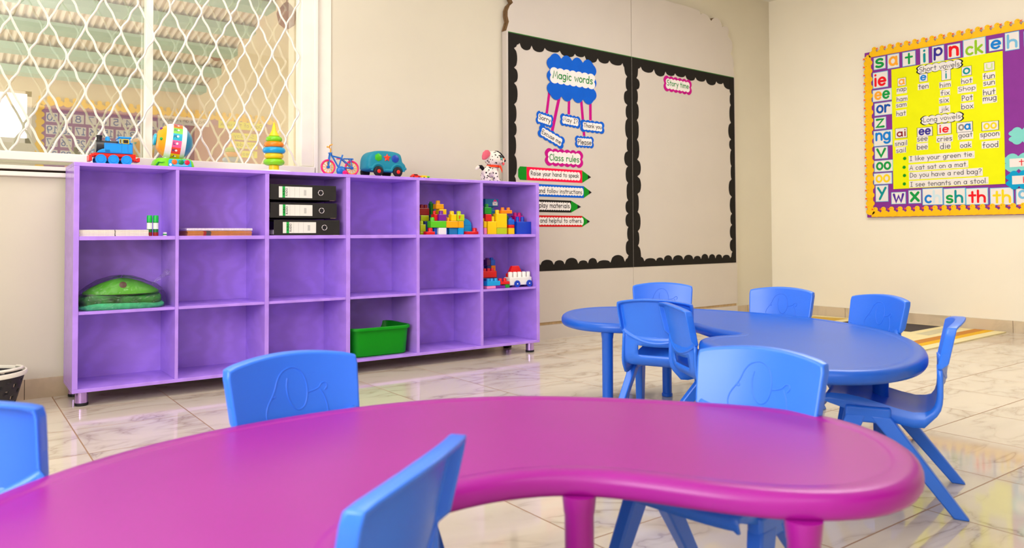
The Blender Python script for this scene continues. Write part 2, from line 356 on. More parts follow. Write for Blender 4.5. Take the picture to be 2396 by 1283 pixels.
C_RED, C_GRN, C_BLU, C_DBL, C_YEL, C_ORG, C_TEA = (235, 20, 32), (20, 156, 70), (20, 130, 216), (58, 48, 150), (250, 215, 30), (252, 172, 50), (10, 146, 150)
C_LIM, C_PBL, C_MAR, C_GRY, C_PGR, C_PPB, C_PUR, C_ROY = (150, 200, 36), (120, 190, 226), (140, 20, 34), (150, 140, 134), (206, 224, 150), (205, 228, 238), (84, 44, 160), (20, 84, 176)

# ------------------------------------------------------------------ the room
XL, XR, YF, YB = -1.8, 5.986, -0.70, 3.87
WX0, WX1, WZ0, WZ1 = -1.3, 1.70, 1.0, 2.45          # window in the wall behind the shelf
def struct(o): o['kind'] = 'structure'; return o
struct(MB().box(XL-.1, XR+.1, YF-.1, YB+.12, -.08, 0).build('floor', floor_mat(), smooth=0))
struct(MB().box(XL-.1, XR+.1, YF-.1, YB+.12, CEIL, CEIL+.08).build('ceiling', M_ceil, smooth=0))
b = MB()
b.box(XL, WX0, YB, YB+.12, 0, CEIL); b.box(WX1, XR+.1, YB, YB+.12, 0, CEIL); b.box(WX0, WX1, YB, YB+.12, 0, WZ0-.03); b.box(WX0, WX1, YB, YB+.12, WZ1, CEIL)
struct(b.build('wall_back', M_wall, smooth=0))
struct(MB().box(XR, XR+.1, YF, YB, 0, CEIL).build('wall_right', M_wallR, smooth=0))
# left wall with its big window
b = MB(); b.box(XL-.1, XL, YF, YB+.12, 0, .8); b.box(XL-.1, XL, YF, YB+.12, 2.4, CEIL); b.box(XL-.1, XL, YF, -.5, .8, 2.4); b.box(XL-.1, XL, 1.7, YB+.12, .8, 2.4)
struct(b.build('wall_left', M_wall, smooth=0))
b = MB(); b.box(XL-.1, XR+.1, YF-.1, YF, 0, .75); b.box(XL-.1, XR+.1, YF-.1, YF, 2.35, CEIL); b.box(XL-.1, -1.1, YF-.1, YF, .75, 2.35); b.box(.92, XR+.1, YF-.1, YF, .75, 2.35); b.box(-1.1, .92, YF-.1, YF, .75, 1.58); b.box(-1.1, .92, YF-.1, YF, 2.08, 2.35);
struct(b.build('wall_front', M_wall, smooth=0))
def plain_window(name, T, w, h):
    """frame, glazing bars and one pane each, in local x (width) and z (height)"""
    r = struct(thing(name, None, None)); r.matrix_world = T
    f = MB(); f.box(-w/2, w/2, -.03, .03, 0, .05); f.box(-w/2, w/2, -.03, .03, h-.05, h); f.box(-w/2, -w/2+.05, -.03, .03, 0, h); f.box(w/2-.05, w/2, -.03, .03, 0, h); f.box(-.025, .025, -.03, .03, 0, h)
    f.build('window_frame', M_white, r, 0)
    MB().box(-w/2, w/2, -.003, .003, 0, h).build('pane', M_pane, r, 0)
M_pane = glass_mat('clear_window_glass', 0.06)
plain_window('window_2', TR(XL-.05, .6, .8) @ RZ(PI/2), 2.2, 1.6)
plain_window('window_3', TR(-.09, YF-.05, 1.58), 2.02, .50)
# trim, skirting
struct(MB().box(1.71, 1.80, YB-.012, YB, 1.0, CEIL).build('trim_1', M_white, None, 0))
TB = tile_mat('marble_skirting_tile', (206, 186, 156), 0.40); TBR = tile_mat('marble_skirting_tile_side', (214, 196, 168), 0.40, True)
b = MB(); b.box(XL, 2.985, YB-.012, YB, 0, .084); b.box(5.405, XR, YB-.012, YB, 0, .084); struct(b.build('baseboard_back', TB, None, 0))
struct(MB().box(XR-.012, XR, YF, YB-.012, 0, .084).build('baseboard_right', TBR, None, 0))
b = MB(); b.box(XL, XL+.012, YF, YB-.012, 0, .084); struct(b.build('baseboard_left', TBR, None, 0))
# ceiling lamps, unseen, added to brighten the room
for cx in (0.9, 3.9):
    r = thing('ceiling_fill_lamp', 'added unseen square flat ceiling lamp with white frame near the %s' % ('purple shelf' if cx < 2 else 'white notice board'), 'lamp', (cx, 2.6 if cx < 2 else 1.9, CEIL))
    MB().box(-.7, .7, -.7, .7, -.05, 0).build('fill_lamp_frame', M_white, r, 0)
    m = _M.get('fill_lamp_diffuser')
    if not m:
        m = mat('fill_lamp_diffuser', (255, 250, 240), .6, .2, 0); m.node_tree.nodes['Principled BSDF'].inputs['Emission Color'].default_value = (1, .95, .88, 1)
        m.node_tree.nodes['Principled BSDF'].inputs['Emission Strength'].default_value = 3.0
    MB().box(-.66, .66, -.66, .66, -.06, -.05).build('diffuser', m, r, 0)

# ------------------------------------------------------------------ window behind the shelf: frame, expanding wire grille, tinted reflective pane
w1 = struct(thing('window_1', None, None, (0, YB, 0)))
f = MB(); f.box(1.625, 1.70, -.03, .05, 1.06, WZ1); f.box(WX0, WX0+.06, -.03, .05, 1.06, WZ1); f.box(WX0, 1.70, -.03, .05, WZ1-.05, WZ1); f.box(1.69, 1.712, -.045, -.02, 1.0, WZ1)
f.build('window_frame', M_white, w1, 0, .004)
MB().box(.872, .905, .012, .05, 1.05, WZ1).build('mullion', M_white, w1, 0, .003)
MB().box(WX0, 1.70, -.045, -.012, 1.022, 1.058).build('grille_rail', M_white, w1, 0, .003)
f = MB(); f.box(WX0, 1.72, -.028, .05, .983, 1.0); f.box(WX0, 1.72, -.024, 0, .954, .974); f.build('window_sill', M_white, w1, 0, .003)
MB().box(WX0, 1.72, -.010, 0, .974, .983).build('sill_shadow', mat('sill_shadow_paint', (50, 38, 30), .8, .2, .05), w1, 0)  # dark strip standing for the shadow under the sill
f = MB(); f.box(WX0, 1.70, .06, .064, 1.0, WZ1); f.build('pane', glass_mat('reflective_tinted_glass', 0.36, (246, 250, 246)), w1, 0)
g = MB()
for i in range(40):
    xc = .3665+.071*(i-22)
    if xc < WX0+.03 or xc > 1.60: continue
    sgn = 1 if (i-22) % 2 == 0 else -1
    path = []
    n = 40
    for k in range(n*5+1):
        z = 1.05+k*(WZ1-1.05-.02)/(n*5)
        t = 2*PI*(z-1.338)/.2973
        a = -math.cos(t)-.13*math.cos(3*t)
        path.append((xc+sgn*.031*a+.0022*math.sin(4*t+i), -.03+.004*sgn*math.sin(t/2), z))
    g.tube(path[::2], .0052, 6)
g.build('wire_grille', M_grille, w1, 60)

# ------------------------------------------------------------------ outside, seen through the glass: veranda roof on turquoise purlins, far wall, post
M_turq = mat('turquoise_painted_steel', (176, 216, 204), 0.5, 0.4, 0.08, 3)
M_sheet = mat('cream_roof_sheet', (244, 226, 208), 0.5, 0.4, 0.1, 5)
M_peach = mat('peach_wall_paint', (246, 216, 180), 0.8, 0.2, 0.05, 2)
M_ext = mat('pale_plaster', (172, 162, 144), 0.8, 0.2, 0.04, 3)
rr = MB(); nx = 360; x0, x1 = -1.6, 2.3
top = []; bot = []
for i in range(nx+1):
    x = x0+(x1-x0)*i/nx; h = .014*math.sin(2*PI*i/5)
    top.append((x, 4.3, 2.95+h)); bot.append((x, 8.2, 2.1+h))
rr.loft([top, bot], 0, None, False, False); rr.loft([[(p[0], p[1], p[2]+.004) for p in top], [(p[0], p[1], p[2]+.004) for p in bot]], 0, None, False, False)
veranda = struct(thing('exterior_roof', None, None))
rr.build('roof_sheet', M_sheet, veranda, 0)
for k in range(8):
    y = 4.6+k*.45; z = 2.95-(y-4.3)*.218
    MB().box(x0, x1, y, y+.20, z-.09, z-.03).build('purlin', M_turq, veranda, 0)
struct(MB().box(x0, x1, 8.0, 8.1, 1.86, 2.16).build('exterior_beam', M_peach, None, 0))
struct(MB().box(x0, x1, 8.15, 8.25, 0, 2.0).build('exterior_wall', M_ext, None, 0))
struct(MB().prism([(2.30, 4.2), (2.40, 4.2), (2.40, 8.3), (2.30, 8.3)], 0, 3.1, 'z').build('exterior_wall_side', M_peach, None, 0))
struct(MB().box(x0, 2.4, 4.0, 8.4, -.1, 0).build('exterior_floor', mat('veranda_cement', (200, 180, 150), .7, .3, .1, 3), None, 0))
# rust-brown lantern hanging at the veranda side
M_rust = mat('rust_brown_metal', (150, 74, 30), 0.6, 0.4, 0.2, 40)
for (xx, yy, zz, s_, lb) in ((2.21, 7.16, 2.5, 1.25, 'rust brown hanging lantern near the middle of the window'), (2.21, 5.5, 2.42, 1.1, 'rust brown hanging lantern at the top right of the window')):
    r = thing('hanging_lantern', lb, 'lantern', (xx, yy, zz))
    MB().lathe([(.02, -.16*s_), (.055*s_, -.13*s_), (.07*s_, -.06*s_), (.03*s_, 0), (.012, .02)], 10).build('lantern_body', M_rust, r, 40)
    MB().tube([(0, 0, .01), (0, 0, .06), (.05, 0, .10), (.10, 0, .10)], .006, 6).build('hanger', M_rust, r)

# ------------------------------------------------------------------ paper-cut helpers
def bump_rect(w, h, nw, nh, d):
    """outline of a rectangle whose edges are made of outward bumps of depth d"""
    pts = []
    cs = [(-w/2, -h/2), (w/2, -h/2), (w/2, h/2), (-w/2, h/2)]
    for i in range(4):
        a, b_ = cs[i], cs[(i+1) % 4]; n = nw if i % 2 == 0 else nh
        ex, ey = (b_[0]-a[0])/n, (b_[1]-a[1])/n; L_ = math.hypot(ex, ey); nx_, ny_ = ey/L_, -ex/L_
        for k in range(n):
            for t in range(6):
                q = t/6; s_ = math.sin(PI*q)**.75 if t else 0
                pts.append((a[0]+ex*(k+q)+nx_*d*s_, a[1]+ey*(k+q)+ny_*d*s_))
    return pts
def sheet(mb, pts, place, th, mi=0, d0=0.0, rot=0.0):
    c, s_ = math.cos(rot), math.sin(rot)
    P = [(x*c-y*s_, x*s_+y*c) for x, y in pts]
    mb.loft([[place(a, b_, d0) for a, b_ in P], [place(a, b_, d0+th) for a, b_ in P]], mi)
def rect(w, h): return [(-w/2, -h/2), (w/2, -h/2), (w/2, h/2), (-w/2, h/2)]

# ------------------------------------------------------------------ alphabet board on the right wall
XB = XR-.022
board = thing('alphabet_board', 'purple phonics display board edged with yellow ducks on the cream wall', 'display board', (XR, 2.0, 1.48))
def LB(x, y, z): return (x-XR, y-2.0, z-1.48)
Y0, Y1, Z0, Z1 = 3.0, .95, .815, 2.125
MB().box(XB-XR, -.002, Y1-2.0, Y0-2.0, Z0-1.48, Z1-1.48).build('backing_board', M_purplecard, board, 0)
def duck(mb, y, z, s, flip, d, face=1):
    """flat duck cut-out facing `flip` (+1 = towards the photo's right, i.e. -y)"""
    P = lambda a, b_, dd: LB(XB-.002-d-dd, y-a, z+b_)
    sheet(mb, [(p[0]*s, p[1]*s) for p in arc(0, .0, .52, .40, 0, 360, 16)[:-1]], P, .0012, 0)
    hx = .12*flip
    sheet(mb, [((p[0]+hx)*s, p[1]*s) for p in arc(0, .55, .30, .29, 0, 360, 14)[:-1]], P, .0016, 0)
    sheet(mb, [((hx+flip*.24)*s, .62*s), ((hx+flip*.52)*s, .66*s), ((hx+flip*.42)*s, .53*s), ((hx+flip*.55)*s, .45*s), ((hx+flip*.24)*s, .48*s)], P, .0018, 1)
    sheet(mb, [((hx+flip*.1+p[0])*s, p[1]*s) for p in arc(0, .62, .035, .035, 0, 360, 6)[:-1]], P, .0021, 2)
dm = [M_duck, M_beak, M_ink]
t = MB(); y = 2.93; k = 0
while y > Y1: duck(t, y, 2.108, .062, 1, .0011*(k % 3)); y -= .062; k += 1
t.box(XB-.002-XR, XB-XR, Y1-2, .965, 2.082-1.48, 2.106-1.48); t.build('duck_border', dm, board, 0)
t = MB(); z = .86; k = 0
while z < 2.10: duck(t, 2.972, z, .068, -1, .0011*(k % 3)); z += .0655; k += 1
t.box(XB-.002-XR, XB-XR, .95, .985, Z0-1.46, Z1-1.5); t.build('duck_border', dm, board, 0)
t = MB(); y = 2.925; k = 0
while y > Y1: duck(t, y, .842, .064, -1, .0011*(k % 3)); y -= .0635; k += 1
t.box(XB-.002-XR, XB-XR, Y1-2, .965, .818-1.48, .845-1.48); t.build('duck_border', dm, board, 0)
MB().box(XB-.0035-XR, XB-XR, 2.024-2, 2.79-2, 1.03-1.48, 1.957-1.48).build('poster_sheet', M_yellowcard, board, 0)

def rb(u, v): p = on_x(u, v, XB); return p.y, p.z
def a7(x, y): return 2010+x/5.345, 40+y/5.345
def a8(x, y): return 2010+x/4.935, 260+y/4.935
def rcard(name, txt, cf, cx, cy, w, h, cols, d, paper=M_paper, outline=None, sw=.1, tilt=0, fill=(.84, .78), edge=None, shape=None):
    u, v = cf(cx, cy); ua, _ = cf(cx-w/2, cy); ub, _ = cf(cx+w/2, cy); _, va = cf(cx, cy-h/2); _, vb = cf(cx, cy+h/2)
    yc, zc = rb(u, v); W_ = rb(ua, v)[0]-rb(ub, v)[0]; H_ = rb(u, va)[1]-rb(u, vb)[1]
    c, s_ = math.cos(tilt), math.sin(tilt)
    P = lambda a, b_, dd: LB(XB-d-dd, yc-(a*c-b_*s_), zc+(a*s_+b_*c))
    m = MB(); mats = [paper]
    if outline:
        mats.append(outline); sheet(m, shape(W_*1.07, H_*1.12) if shape else rect(W_*1.07, H_*1.07), P, .0006, 1); d0 = .0007
    else: d0 = 0
    sheet(m, shape(W_, H_) if shape else rect(W_, H_), P, .0007, 0, d0)
    base = len(mats); uniq = list(dict.fromkeys(cols)); mats += [ink(c_) for c_ in uniq]
    mo = [base+uniq.index(cols[min(i, len(cols)-1)]) for i in range(len(txt))]
    put_text(m, txt, P, W_, H_, sw, base, fill, mo if len(txt) > 1 else [base], d0+.0008)
    o = m.build(name, mats, board, 0)
    return o
M_cy = mat('cyan_card_edge', (90, 190, 226), .7, .2, .02)
for txt, cx, cy, w, h, cols in (('s', 258, 575, 140, 145, [C_GRN]), ('a', 430, 550, 140, 165, [C_ORG]), ('t', 625, 520, 155, 170, [C_GRN]), ('i', 818, 488, 100, 195, [C_TEA]), ('p', 990, 458, 142, 190, [C_DBL]), ('n', 1187, 425, 150, 165, [C_RED]),
                                ('ck', 1442, 380, 268, 215, [C_LIM]), ('e', 1712, 343, 165, 140, [C_BLU]), ('h', 1915, 300, 170, 215, [C_PBL]), ('r', 2140, 260, 150, 180, [C_BLU]),
                                ('ie', 268, 785, 178, 190, [C_RED]), ('ee', 290, 976, 230, 140, [C_ORG, C_GRN]), ('or', 305, 1147, 212, 150, [C_ROY])):
    rcard('letter_card', txt, a7, cx, cy, w, h, cols, .0005, outline=M_cy, sw=.16, fill=(.86, .86))
for txt, cx, cy, w, h, cols in (('z', 245, 140, 128, 130, [C_GRN]), ('ng', 278, 312, 208, 170, [C_BLU]), ('v', 257, 482, 143, 130, [C_GRN]), ('oo', 284, 634, 205, 125, [C_GRN]), ('oo', 276, 780, 200, 122, [C_YEL]), ('y', 265, 952, 138, 180, [C_TEA]),
                                ('w', 457, 1005, 158, 130, [C_PUR]), ('x', 645, 990, 138, 145, [C_GRN]), ('ch', 850, 988, 224, 182, [C_BLU, C_PPB]), ('sh', 1103, 988, 240, 182, [C_GRN, C_TEA]), ('th', 1362, 985, 244, 182, [C_RED]), ('th', 1648, 985, 258, 190, [C_YEL]), ('qu', 1950, 985, 265, 180, [C_PBL])):
    rcard('letter_card', txt, a8, cx, cy, w, h, cols, .0005, outline=M_cy, sw=.16, fill=(.86, .86))
KC = (70, 66, 72)
for txt, cx, cy, w, h, cols in (('a', 538, 812, 100, 95, [C_ORG]), ('e', 808, 760, 100, 95, [C_BLU]), ('i', 1092, 724, 112, 125, [C_TEA]), ('o', 1348, 675, 118, 110, [C_TEA]), ('u', 1632, 618, 126, 100, [C_PGR])):
    rcard('vowel_card', txt, a7, cx, cy, w, h, cols, .0040, outline=M_ink, sw=.16)
for txt, cx, cy, w, h, cols in (('ai', 490, 255, 130, 110, [C_MAR]), ('ee', 762, 240, 172, 100, [C_DBL]), ('ie', 987, 205, 155, 120, [C_RED]), ('oa', 1222, 185, 178, 110, [C_GRY, C_BLU]), ('oo', 1517, 172, 188, 100, [C_YEL])):
    rcard('vowel_card', txt, a8, cx, cy, w, h, cols, .0040, outline=M_ink, sw=.16)
for txt, cx, cy, w, h in (('nap', 537, 920, 130, 76), ('ham', 540, 1022, 145, 72), ('sam', 533, 1105, 140, 58), ('hat', 530, 1203, 130, 80), ('ten', 808, 868, 140, 76), ('him', 1080, 845, 150, 76), ('fix', 1080, 945, 125, 78), ('six', 1068, 1040, 130, 74),
                          ('jik', 1073, 1155, 140, 90), ('hot', 1350, 795, 150, 78), ('Shop', 1352, 900, 235, 90), ('Pot', 1357, 1010, 150, 80), ('box', 1357, 1112, 165, 82), ('fun', 1627, 735, 160, 84), ('sun', 1630, 828, 155, 72), ('hut', 1632, 935, 170, 86), ('mug', 1637, 1033, 185, 88)):
    rcard('word_card', txt, a7, cx, cy, w, h, [KC], .0040, sw=.10, fill=(.92, .9))
for txt, cx, cy, w, h in (('snail', 487, 370, 150, 72), ('sail', 487, 450, 120, 68), ('see', 735, 327, 130, 64), ('bee', 733, 410, 135, 78), ('cries', 990, 320, 190, 78), ('die', 998, 402, 130, 80), ('goat', 1232, 285, 178, 84), ('oak', 1235, 390, 140, 78), ('spoon', 1512, 284, 238, 76), ('food', 1518, 387, 200, 84)):
    rcard('word_card', txt, a8, cx, cy, w, h, [KC], .0040, sw=.10, fill=(.92, .9))
for txt, cx, cy, w, h in (('I like your green tie.', 945, 532, 760, 82), ('A cat sat on a mat.', 910, 635, 690, 78), ('Do you have a red bag?', 990, 727, 850, 90), ('I see tenants on a stool.', 1022, 825, 915, 80)):
    rcard('sentence_strip', txt, a8, cx, cy, w, h, [KC], .0040, sw=.10, fill=(.97, .98))
cl = lambda w, h: bump_rect(w*.94, h*.72, 6, 2, h*.14)
rcard('heading_cloud', 'Short vowels', a7, 1005, 622, 550, 105, [KC], .0042, sw=.10, fill=(.92, .76), outline=M_ink, shape=cl)
rcard('heading_cloud', 'Long vowels', a8, 957, 88, 470, 100, [KC], .0042, sw=.10, fill=(.92, .76), outline=M_ink, shape=cl)
for cx, cy in ((530, 548), (524, 650), (528, 745), (526, 842)):
    u, v = a8(cx, cy); yc, zc = rb(u, v)
    m = MB(); sheet(m, arc(0, 0, .0125, .0125, 0, 360, 14)[:-1], lambda a, b_, dd: LB(XB-.004-dd, yc-a, zc+b_), .0008); m.build('bullet_dot', ink((20, 150, 30)), board, 0)
M_tealcl = mat('pale_teal_card', (130, 214, 206), .7, .2, .03); M_bluecl = mat('sky_blue_card', (0, 158, 208), .7, .2, .03)
def cloudcard(txt, cx, cy, w, h, m_, inner, lift=0.0):
    u, v = a8(cx, cy); yc, zc = rb(u, v)
    P = lambda a, b_, dd: LB(XB-dd-lift, yc-a, zc+b_)
    m = MB(); sheet(m, bump_rect(w*.84, h*.66, 4, 2, h*.17), P, .001, 0, .001)
    if txt: sheet(m, rect(*inner), P, .0008, 1, .0021); put_text(m, txt, P, inner[0], inner[1], .11, 2, (.86, .8), None, .003)
    m.build('word_cloud', [m_, M_paper, ink((225, 30, 45))], board, 0)
cloudcard('time', 1990, 585, .36, .13, M_tealcl, (.26, .058)); cloudcard('ho', 1965, 790, .28, .13, M_bluecl, (.2, .058), .0045); cloudcard('', 2010, 270, .30, .12, M_tealcl, None)

# ------------------------------------------------------------------ white notice board standing against the back wall
YP = 3.820
bb = thing('notice_board', 'tall white notice board with scalloped top and black paper borders', 'notice board', (4.19, YP, 0))
def BB(x, z, d=0): return (x-4.19, -d, z)
JX = 4.147
for xa, xb in ((2.985, JX-.0015), (JX+.0015, 5.403)):
    MB().box(xa-4.19, xb-4.19, 0, .045, .115, 1.998).build('panel', M_board, bb, 0)
M_edge_shade = mat('brown_edge_and_shadow_line', (120, 92, 60), .7, .3, .2, 60)  # raw board edge, and the painted shadow line round the header
half = []
for cx_, cy_ in ((525, 66), (536, 70), (545, 92), (550, 101), (562, 96), (580, 97), (603, 114), (618, 138), (625, 149), (634, 136), (648, 127), (668, 127), (688, 146), (699, 176), (703, 191), (716, 187), (735, 189), (747, 204), (750, 230), (743, 263), (756, 272), (772, 296), (780, 330), (772, 360), (762, 384), (776, 408), (785, 440), (786, 470), (781, 498)):
    p = on_y(1460+cx_/3.054, cy_/3.054, YP); half.append((min(p.x, 5.403), p.z))
half.append((5.403, 1.9985))
right = [(JX+.0015, 1.9985), (JX+.0015, 2.483)]+half
left = [(2*4.194-x, z) for x, z in right]; left[0] = (JX-.0015, 1.9985); left[1] = (JX-.0015, 2.483)
for hp in (right, left):
    h_ = MB().prism([(x-4.19, z) for x, z in hp], .002, .045); h_.m = [1]*(len(h_.f)-2)+[0, 0]; sg_ = 1 if hp is right else -1; h_.prism([(x-4.19+sg_*.005*(abs(x-JX) > .01), z+(.005 if z > 2.0 else 0)) for x, z in hp], .030, .046, 'y', 1); h_.build('scalloped_header', [M_board, M_edge_shade], bb, 0)  # larger brown layer behind draws the header's shadow line on the wall
MB().box(2.985-4.19, 5.403-4.19, .012, .047, .095, .1145).build('ledge', M_tan, bb, 0)
MB().box(2.985-4.19, 5.403-4.19, .0, .047, 0, .0945).build('plinth', M_board, bb, 0)
M_lim = mat('green_paper_edge', (50, 120, 40), .7, .2, .02)
def wavy(L_, seed, base=.042, hmin=.014, hmax=.045, lmin=.085, lmax=.15):
    rnd = random.Random(seed); s_ = 0; out = [(0, base)]
    while s_ < L_-1e-6:
        l = min(rnd.uniform(lmin, lmax), L_-s_)
        if L_-s_-l < .05: l = L_-s_
        h = rnd.uniform(hmin, hmax)*(l/lmax)**.5
        for k in range(1, 9): out.append((s_+l*k/8, base+h*math.sqrt(max(0, 1-(2*k/8-1)**2))))
        s_ += l
    return out
xa, xb, za, zb = 2.998, 5.386, .452, 1.988
def strip(pts, d, name='black_border'):
    MB().prism([(x-4.19, z) for x, z in pts], -d, 0).build(name, M_black, bb, 0)
for x_0, x_1, sd in ((xa, JX-.003, 1), (JX+.003, xb, 2)):
    L_ = x_1-x_0
    strip([(x_0, zb), (x_1, zb)]+[(x_1-s_, zb-w) for s_, w in wavy(L_, sd, .055, .02, .05)], .0022)
    strip([(x_1, za), (x_0, za)]+[(x_0+s_, za+w) for s_, w in wavy(L_, sd+10, .038, .02, .055)], .0022)
    L_ = zb-za
    strip([(x_0, za), (x_0, zb)]+[(x_0+w, zb-s_) for s_, w in wavy(L_, sd+20, .045)], .0030)
    strip([(x_1, zb), (x_1, za)]+[(x_1-w, za+s_) for s_, w in wavy(L_, sd+30, .045)], .0030)
MB().box(xa-4.19, xb-4.19, -.0012, 0, zb, zb+.006).build('paper_edge', M_lim, bb, 0)

def bp(u, v): p = on_y(u, v, YP); return p.x, p.z
def c4(x, y): return 1170+x/3.055, y/3.055
def c5(x, y): return 1190+x/4.139, 330+y/4.139
def c6(x, y): return 1460+x/3.054, y/3.054
def bplace(cx, cz, d, tilt=0):
    c, s_ = math.cos(tilt), math.sin(tilt)
    return lambda a, b_, dd: BB(cx+a*c-b_*s_, cz+a*s_+b_*c, d+dd)
def size(cf, cx, cy, w, h):
    u, v = cf(cx, cy); ua, _ = cf(cx-w/2, cy); ub, _ = cf(cx+w/2, cy); _, va = cf(cx, cy-h/2); _, vb = cf(cx, cy+h/2)
    x, z = bp(u, v); return x, z, bp(ub, v)[0]-bp(ua, v)[0], bp(u, va)[1]-bp(u, vb)[1]
# cloud and streamers
x, z, w, h = size(c4, 514, 560, 350, 330)
for (xa_, ya_), (xb_, yb_), wd in (((352, 660), (333, 812), .022), ((424, 690), (371, 942), .026), ((493, 700), (491, 818), .023), ((580, 720), (601, 972), .024), ((645, 715), (646, 860), .025)):
    p, q = bp(*c4(xa_, ya_)), bp(*c4(xb_, yb_))
    m = MB(); m.loft([[BB(p[0]-wd/2, p[1], d), BB(p[0]+wd/2, p[1], d), BB(q[0]+wd/2, q[1], d), BB(q[0]-wd/2, q[1], d)] for d in (.0005, .0011)])
    m.build('streamer', M_magcard, bb, 0)
m = MB(); sheet(m, bump_rect(w*.88, h*.80, 4, 3, .030), bplace(x, z-.008, .0034), .001)
m.build('cloud_sign', M_bluecard, bb, 0)
x, z, w, h = size(c4, 519, 562, 318, 112)
m = MB(); P = bplace(x, z, .0046); sheet(m, bump_rect(w*.96, h*.82, 7, 2, .010), P, .0008); put_text(m, 'Magic words', P, w, h, .125, 1, (.9, .74), None, .001, shear=.05)
m.build('title_card', [M_paper, M_greenink], bb, 0)
for txt, cx, cy, w, h, tilt in (('Sorry', 317, 854, 108, 88, -.16), ('Excuse me', 366, 980, 180, 84, -.36), ('May I?', 501, 866, 132, 80, -.06), ('Thank you', 659, 907, 160, 80, .0), ('Please', 602, 1016, 122, 76, .02)):
    x, z, w, h = size(c4, cx, cy, w, h)
    m = MB(); P = bplace(x, z, .0015+.0001*len(txt), tilt)
    sheet(m, bump_rect(w, h*.9, 5, 2, .008), P, .0008, 0); sheet(m, bump_rect(w*.82, h*.60, 6, 2, .004), P, .0007, 1, .0009)
    put_text(m, txt, P, w*.86, h*.62, .12, 2, (.92, .9), None, .0018); m.build('word_card', [M_bluecard, M_paper, M_ink], bb, 0)
for cf, txt, cx, cy, w, h, sh in ((c4, 'Class rules', 459, 1131, 268, 116, .0), (c6, 'Story time', 384, 611, 196, 104, .0)):
    x, z, w, h = size(cf, cx, cy, w, h)
    m = MB(); P = bplace(x, z, .0015); sheet(m, bump_rect(w*.95, h*.86, 6, 2, .012), P, .0008, 0); sheet(m, bump_rect(w*.82, h*.58, 7, 2, .008), P, .0007, 1, .0009)
    put_text(m, txt, P, w*.84, h*.66, .125, 2, (.94, .92), None, .0018); m.build('title_card', [M_magcard, M_paper, M_greenink], bb, 0)
for txt, x_l, x_r, x_t, cyl, hh, mm, lx0, lx1 in (('Raise your hand to speak', 92, 711, 797, 335, 124, M_pinkcard, 200, 690), ('and follow instructions', 60, 727, 803, 487, 117, M_bluecard, 270, 720), ('e play materials', 40, 604, 700, 634, 116, M_black, 240, 598), ('and helpful to others.', 60, 712, 786, 778, 108, M_redcard, 290, 722)):
    x, z, _, h = size(c5, 520, cyl, 100, hh)
    zz = z
    xl, xr, xt = bp(*c5(x_l, cyl))[0], bp(*c5(x_r, cyl))[0], bp(*c5(x_t, cyl))[0]
    m = MB(); P = lambda a, b_, dd: BB(a, zz+b_, .0008+dd)
    sheet(m, [(xl+.07, -h/2), (xr, -h/2), (xr, h/2), (xl+.07, h/2)], P, .0008, 0)
    sheet(m, [(xl+.015, -h/2), (xl+.07, -h/2), (xl+.07, h/2), (xl+.015, h/2), (xl, h/2-.02), (xl, -h/2+.02)], P, .0008, 1)
    sheet(m, [(xr, -h/2), (xt, 0), (xr, h/2)], P, .0008, 1)
    k = .36; sheet(m, [(xt-(xt-xr)*k, -h/2*k), (xt, 0), (xt-(xt-xr)*k, h/2*k)], P, .0006, 2, .0009)
    la, lb = bp(*c5(lx0, cyl))[0], bp(*c5(lx1, cyl))[0]
    P2 = lambda a, b_, dd: BB((la+lb)/2+a, zz+b_, .0018+dd)
    sheet(m, bump_rect((lb-la)*.985, h*.54, 16, 1, .006), P2, .0007, 3)
    put_text(m, txt, P2, lb-la, h*.72, .12, 4, (.95, .86), None, .0008)
    m.build('pencil_sign', [mm, M_greencard, M_ink, M_paper, M_ink], bb, 0)

# ------------------------------------------------------------------ number and weekday board on the opposite wall (seen as a reflection in the window)
nb = thing('number_board', 'purple number and weekday board with duck border, mirrored in the window glass', 'display board', (2.1, YF, 1.5))
def NB(x, z, d=0): return (x-2.1, .02+d, z-1.5)
def nplace(cx, cz, d): return lambda a, b_, dd: NB(cx-a, cz+b_, d+dd)
MB().box(.97-2.1, 3.34-2.1, .002, .02, .86-1.5, 2.0-1.5).build('backing_board', M_purplecard, nb, 0)
m = MB(); x = 1.0; k = 0
def duck2(x, z, s):
    P = nplace(x, z, .002)
    sheet(m, [(p[0]*s, p[1]*s) for p in arc(0, 0, .52, .42, 0, 360, 14)[:-1]], P, .001, 0); sheet(m, [((p[0]+.1)*s, p[1]*s) for p in arc(0, .55, .3, .3, 0, 360, 12)[:-1]], P, .0014, 0)
while x < 3.34: duck2(x, 1.985, .075); duck2(x, .88, .075); x += .072
z = .93
while z < 1.96: duck2(.985, z, .075); duck2(3.325, z, .075); z += .072
m.build('duck_border', dm, nb, 0)
rows = [[1, 2, 3, 4, 5, 6, 7, 8, 9, 10], [11, 12, 13, 14, 15, 16, 17, 18, 19], [20, 21, 22, 23, 24, 25, 26, 27], [28, 29, 30]]
for r_, row in enumerate(rows):
    for k, n in enumerate(row[::-1] if r_ < 3 else row):
        x = 1.085+(.112 if r_ == 0 else .122)*k; z = 1.845-.12*r_
        m = MB(); P = nplace(x, z, .001); sheet(m, rect(.098, .088), P, .0008); put_text(m, str(n), P, .098, .088, .13, 1, (.9, .82), None, .001)
        m.build('number_card', [M_paper, ink(C_ROY)], nb, 0)
MB().box(2.35-2.1, 3.25-2.1, .02, .022, .95-1.5, 1.90-1.5).build('backing_sheet', mat('plum_paper', (150, 60, 120), .7, .2, .03), nb, 0)
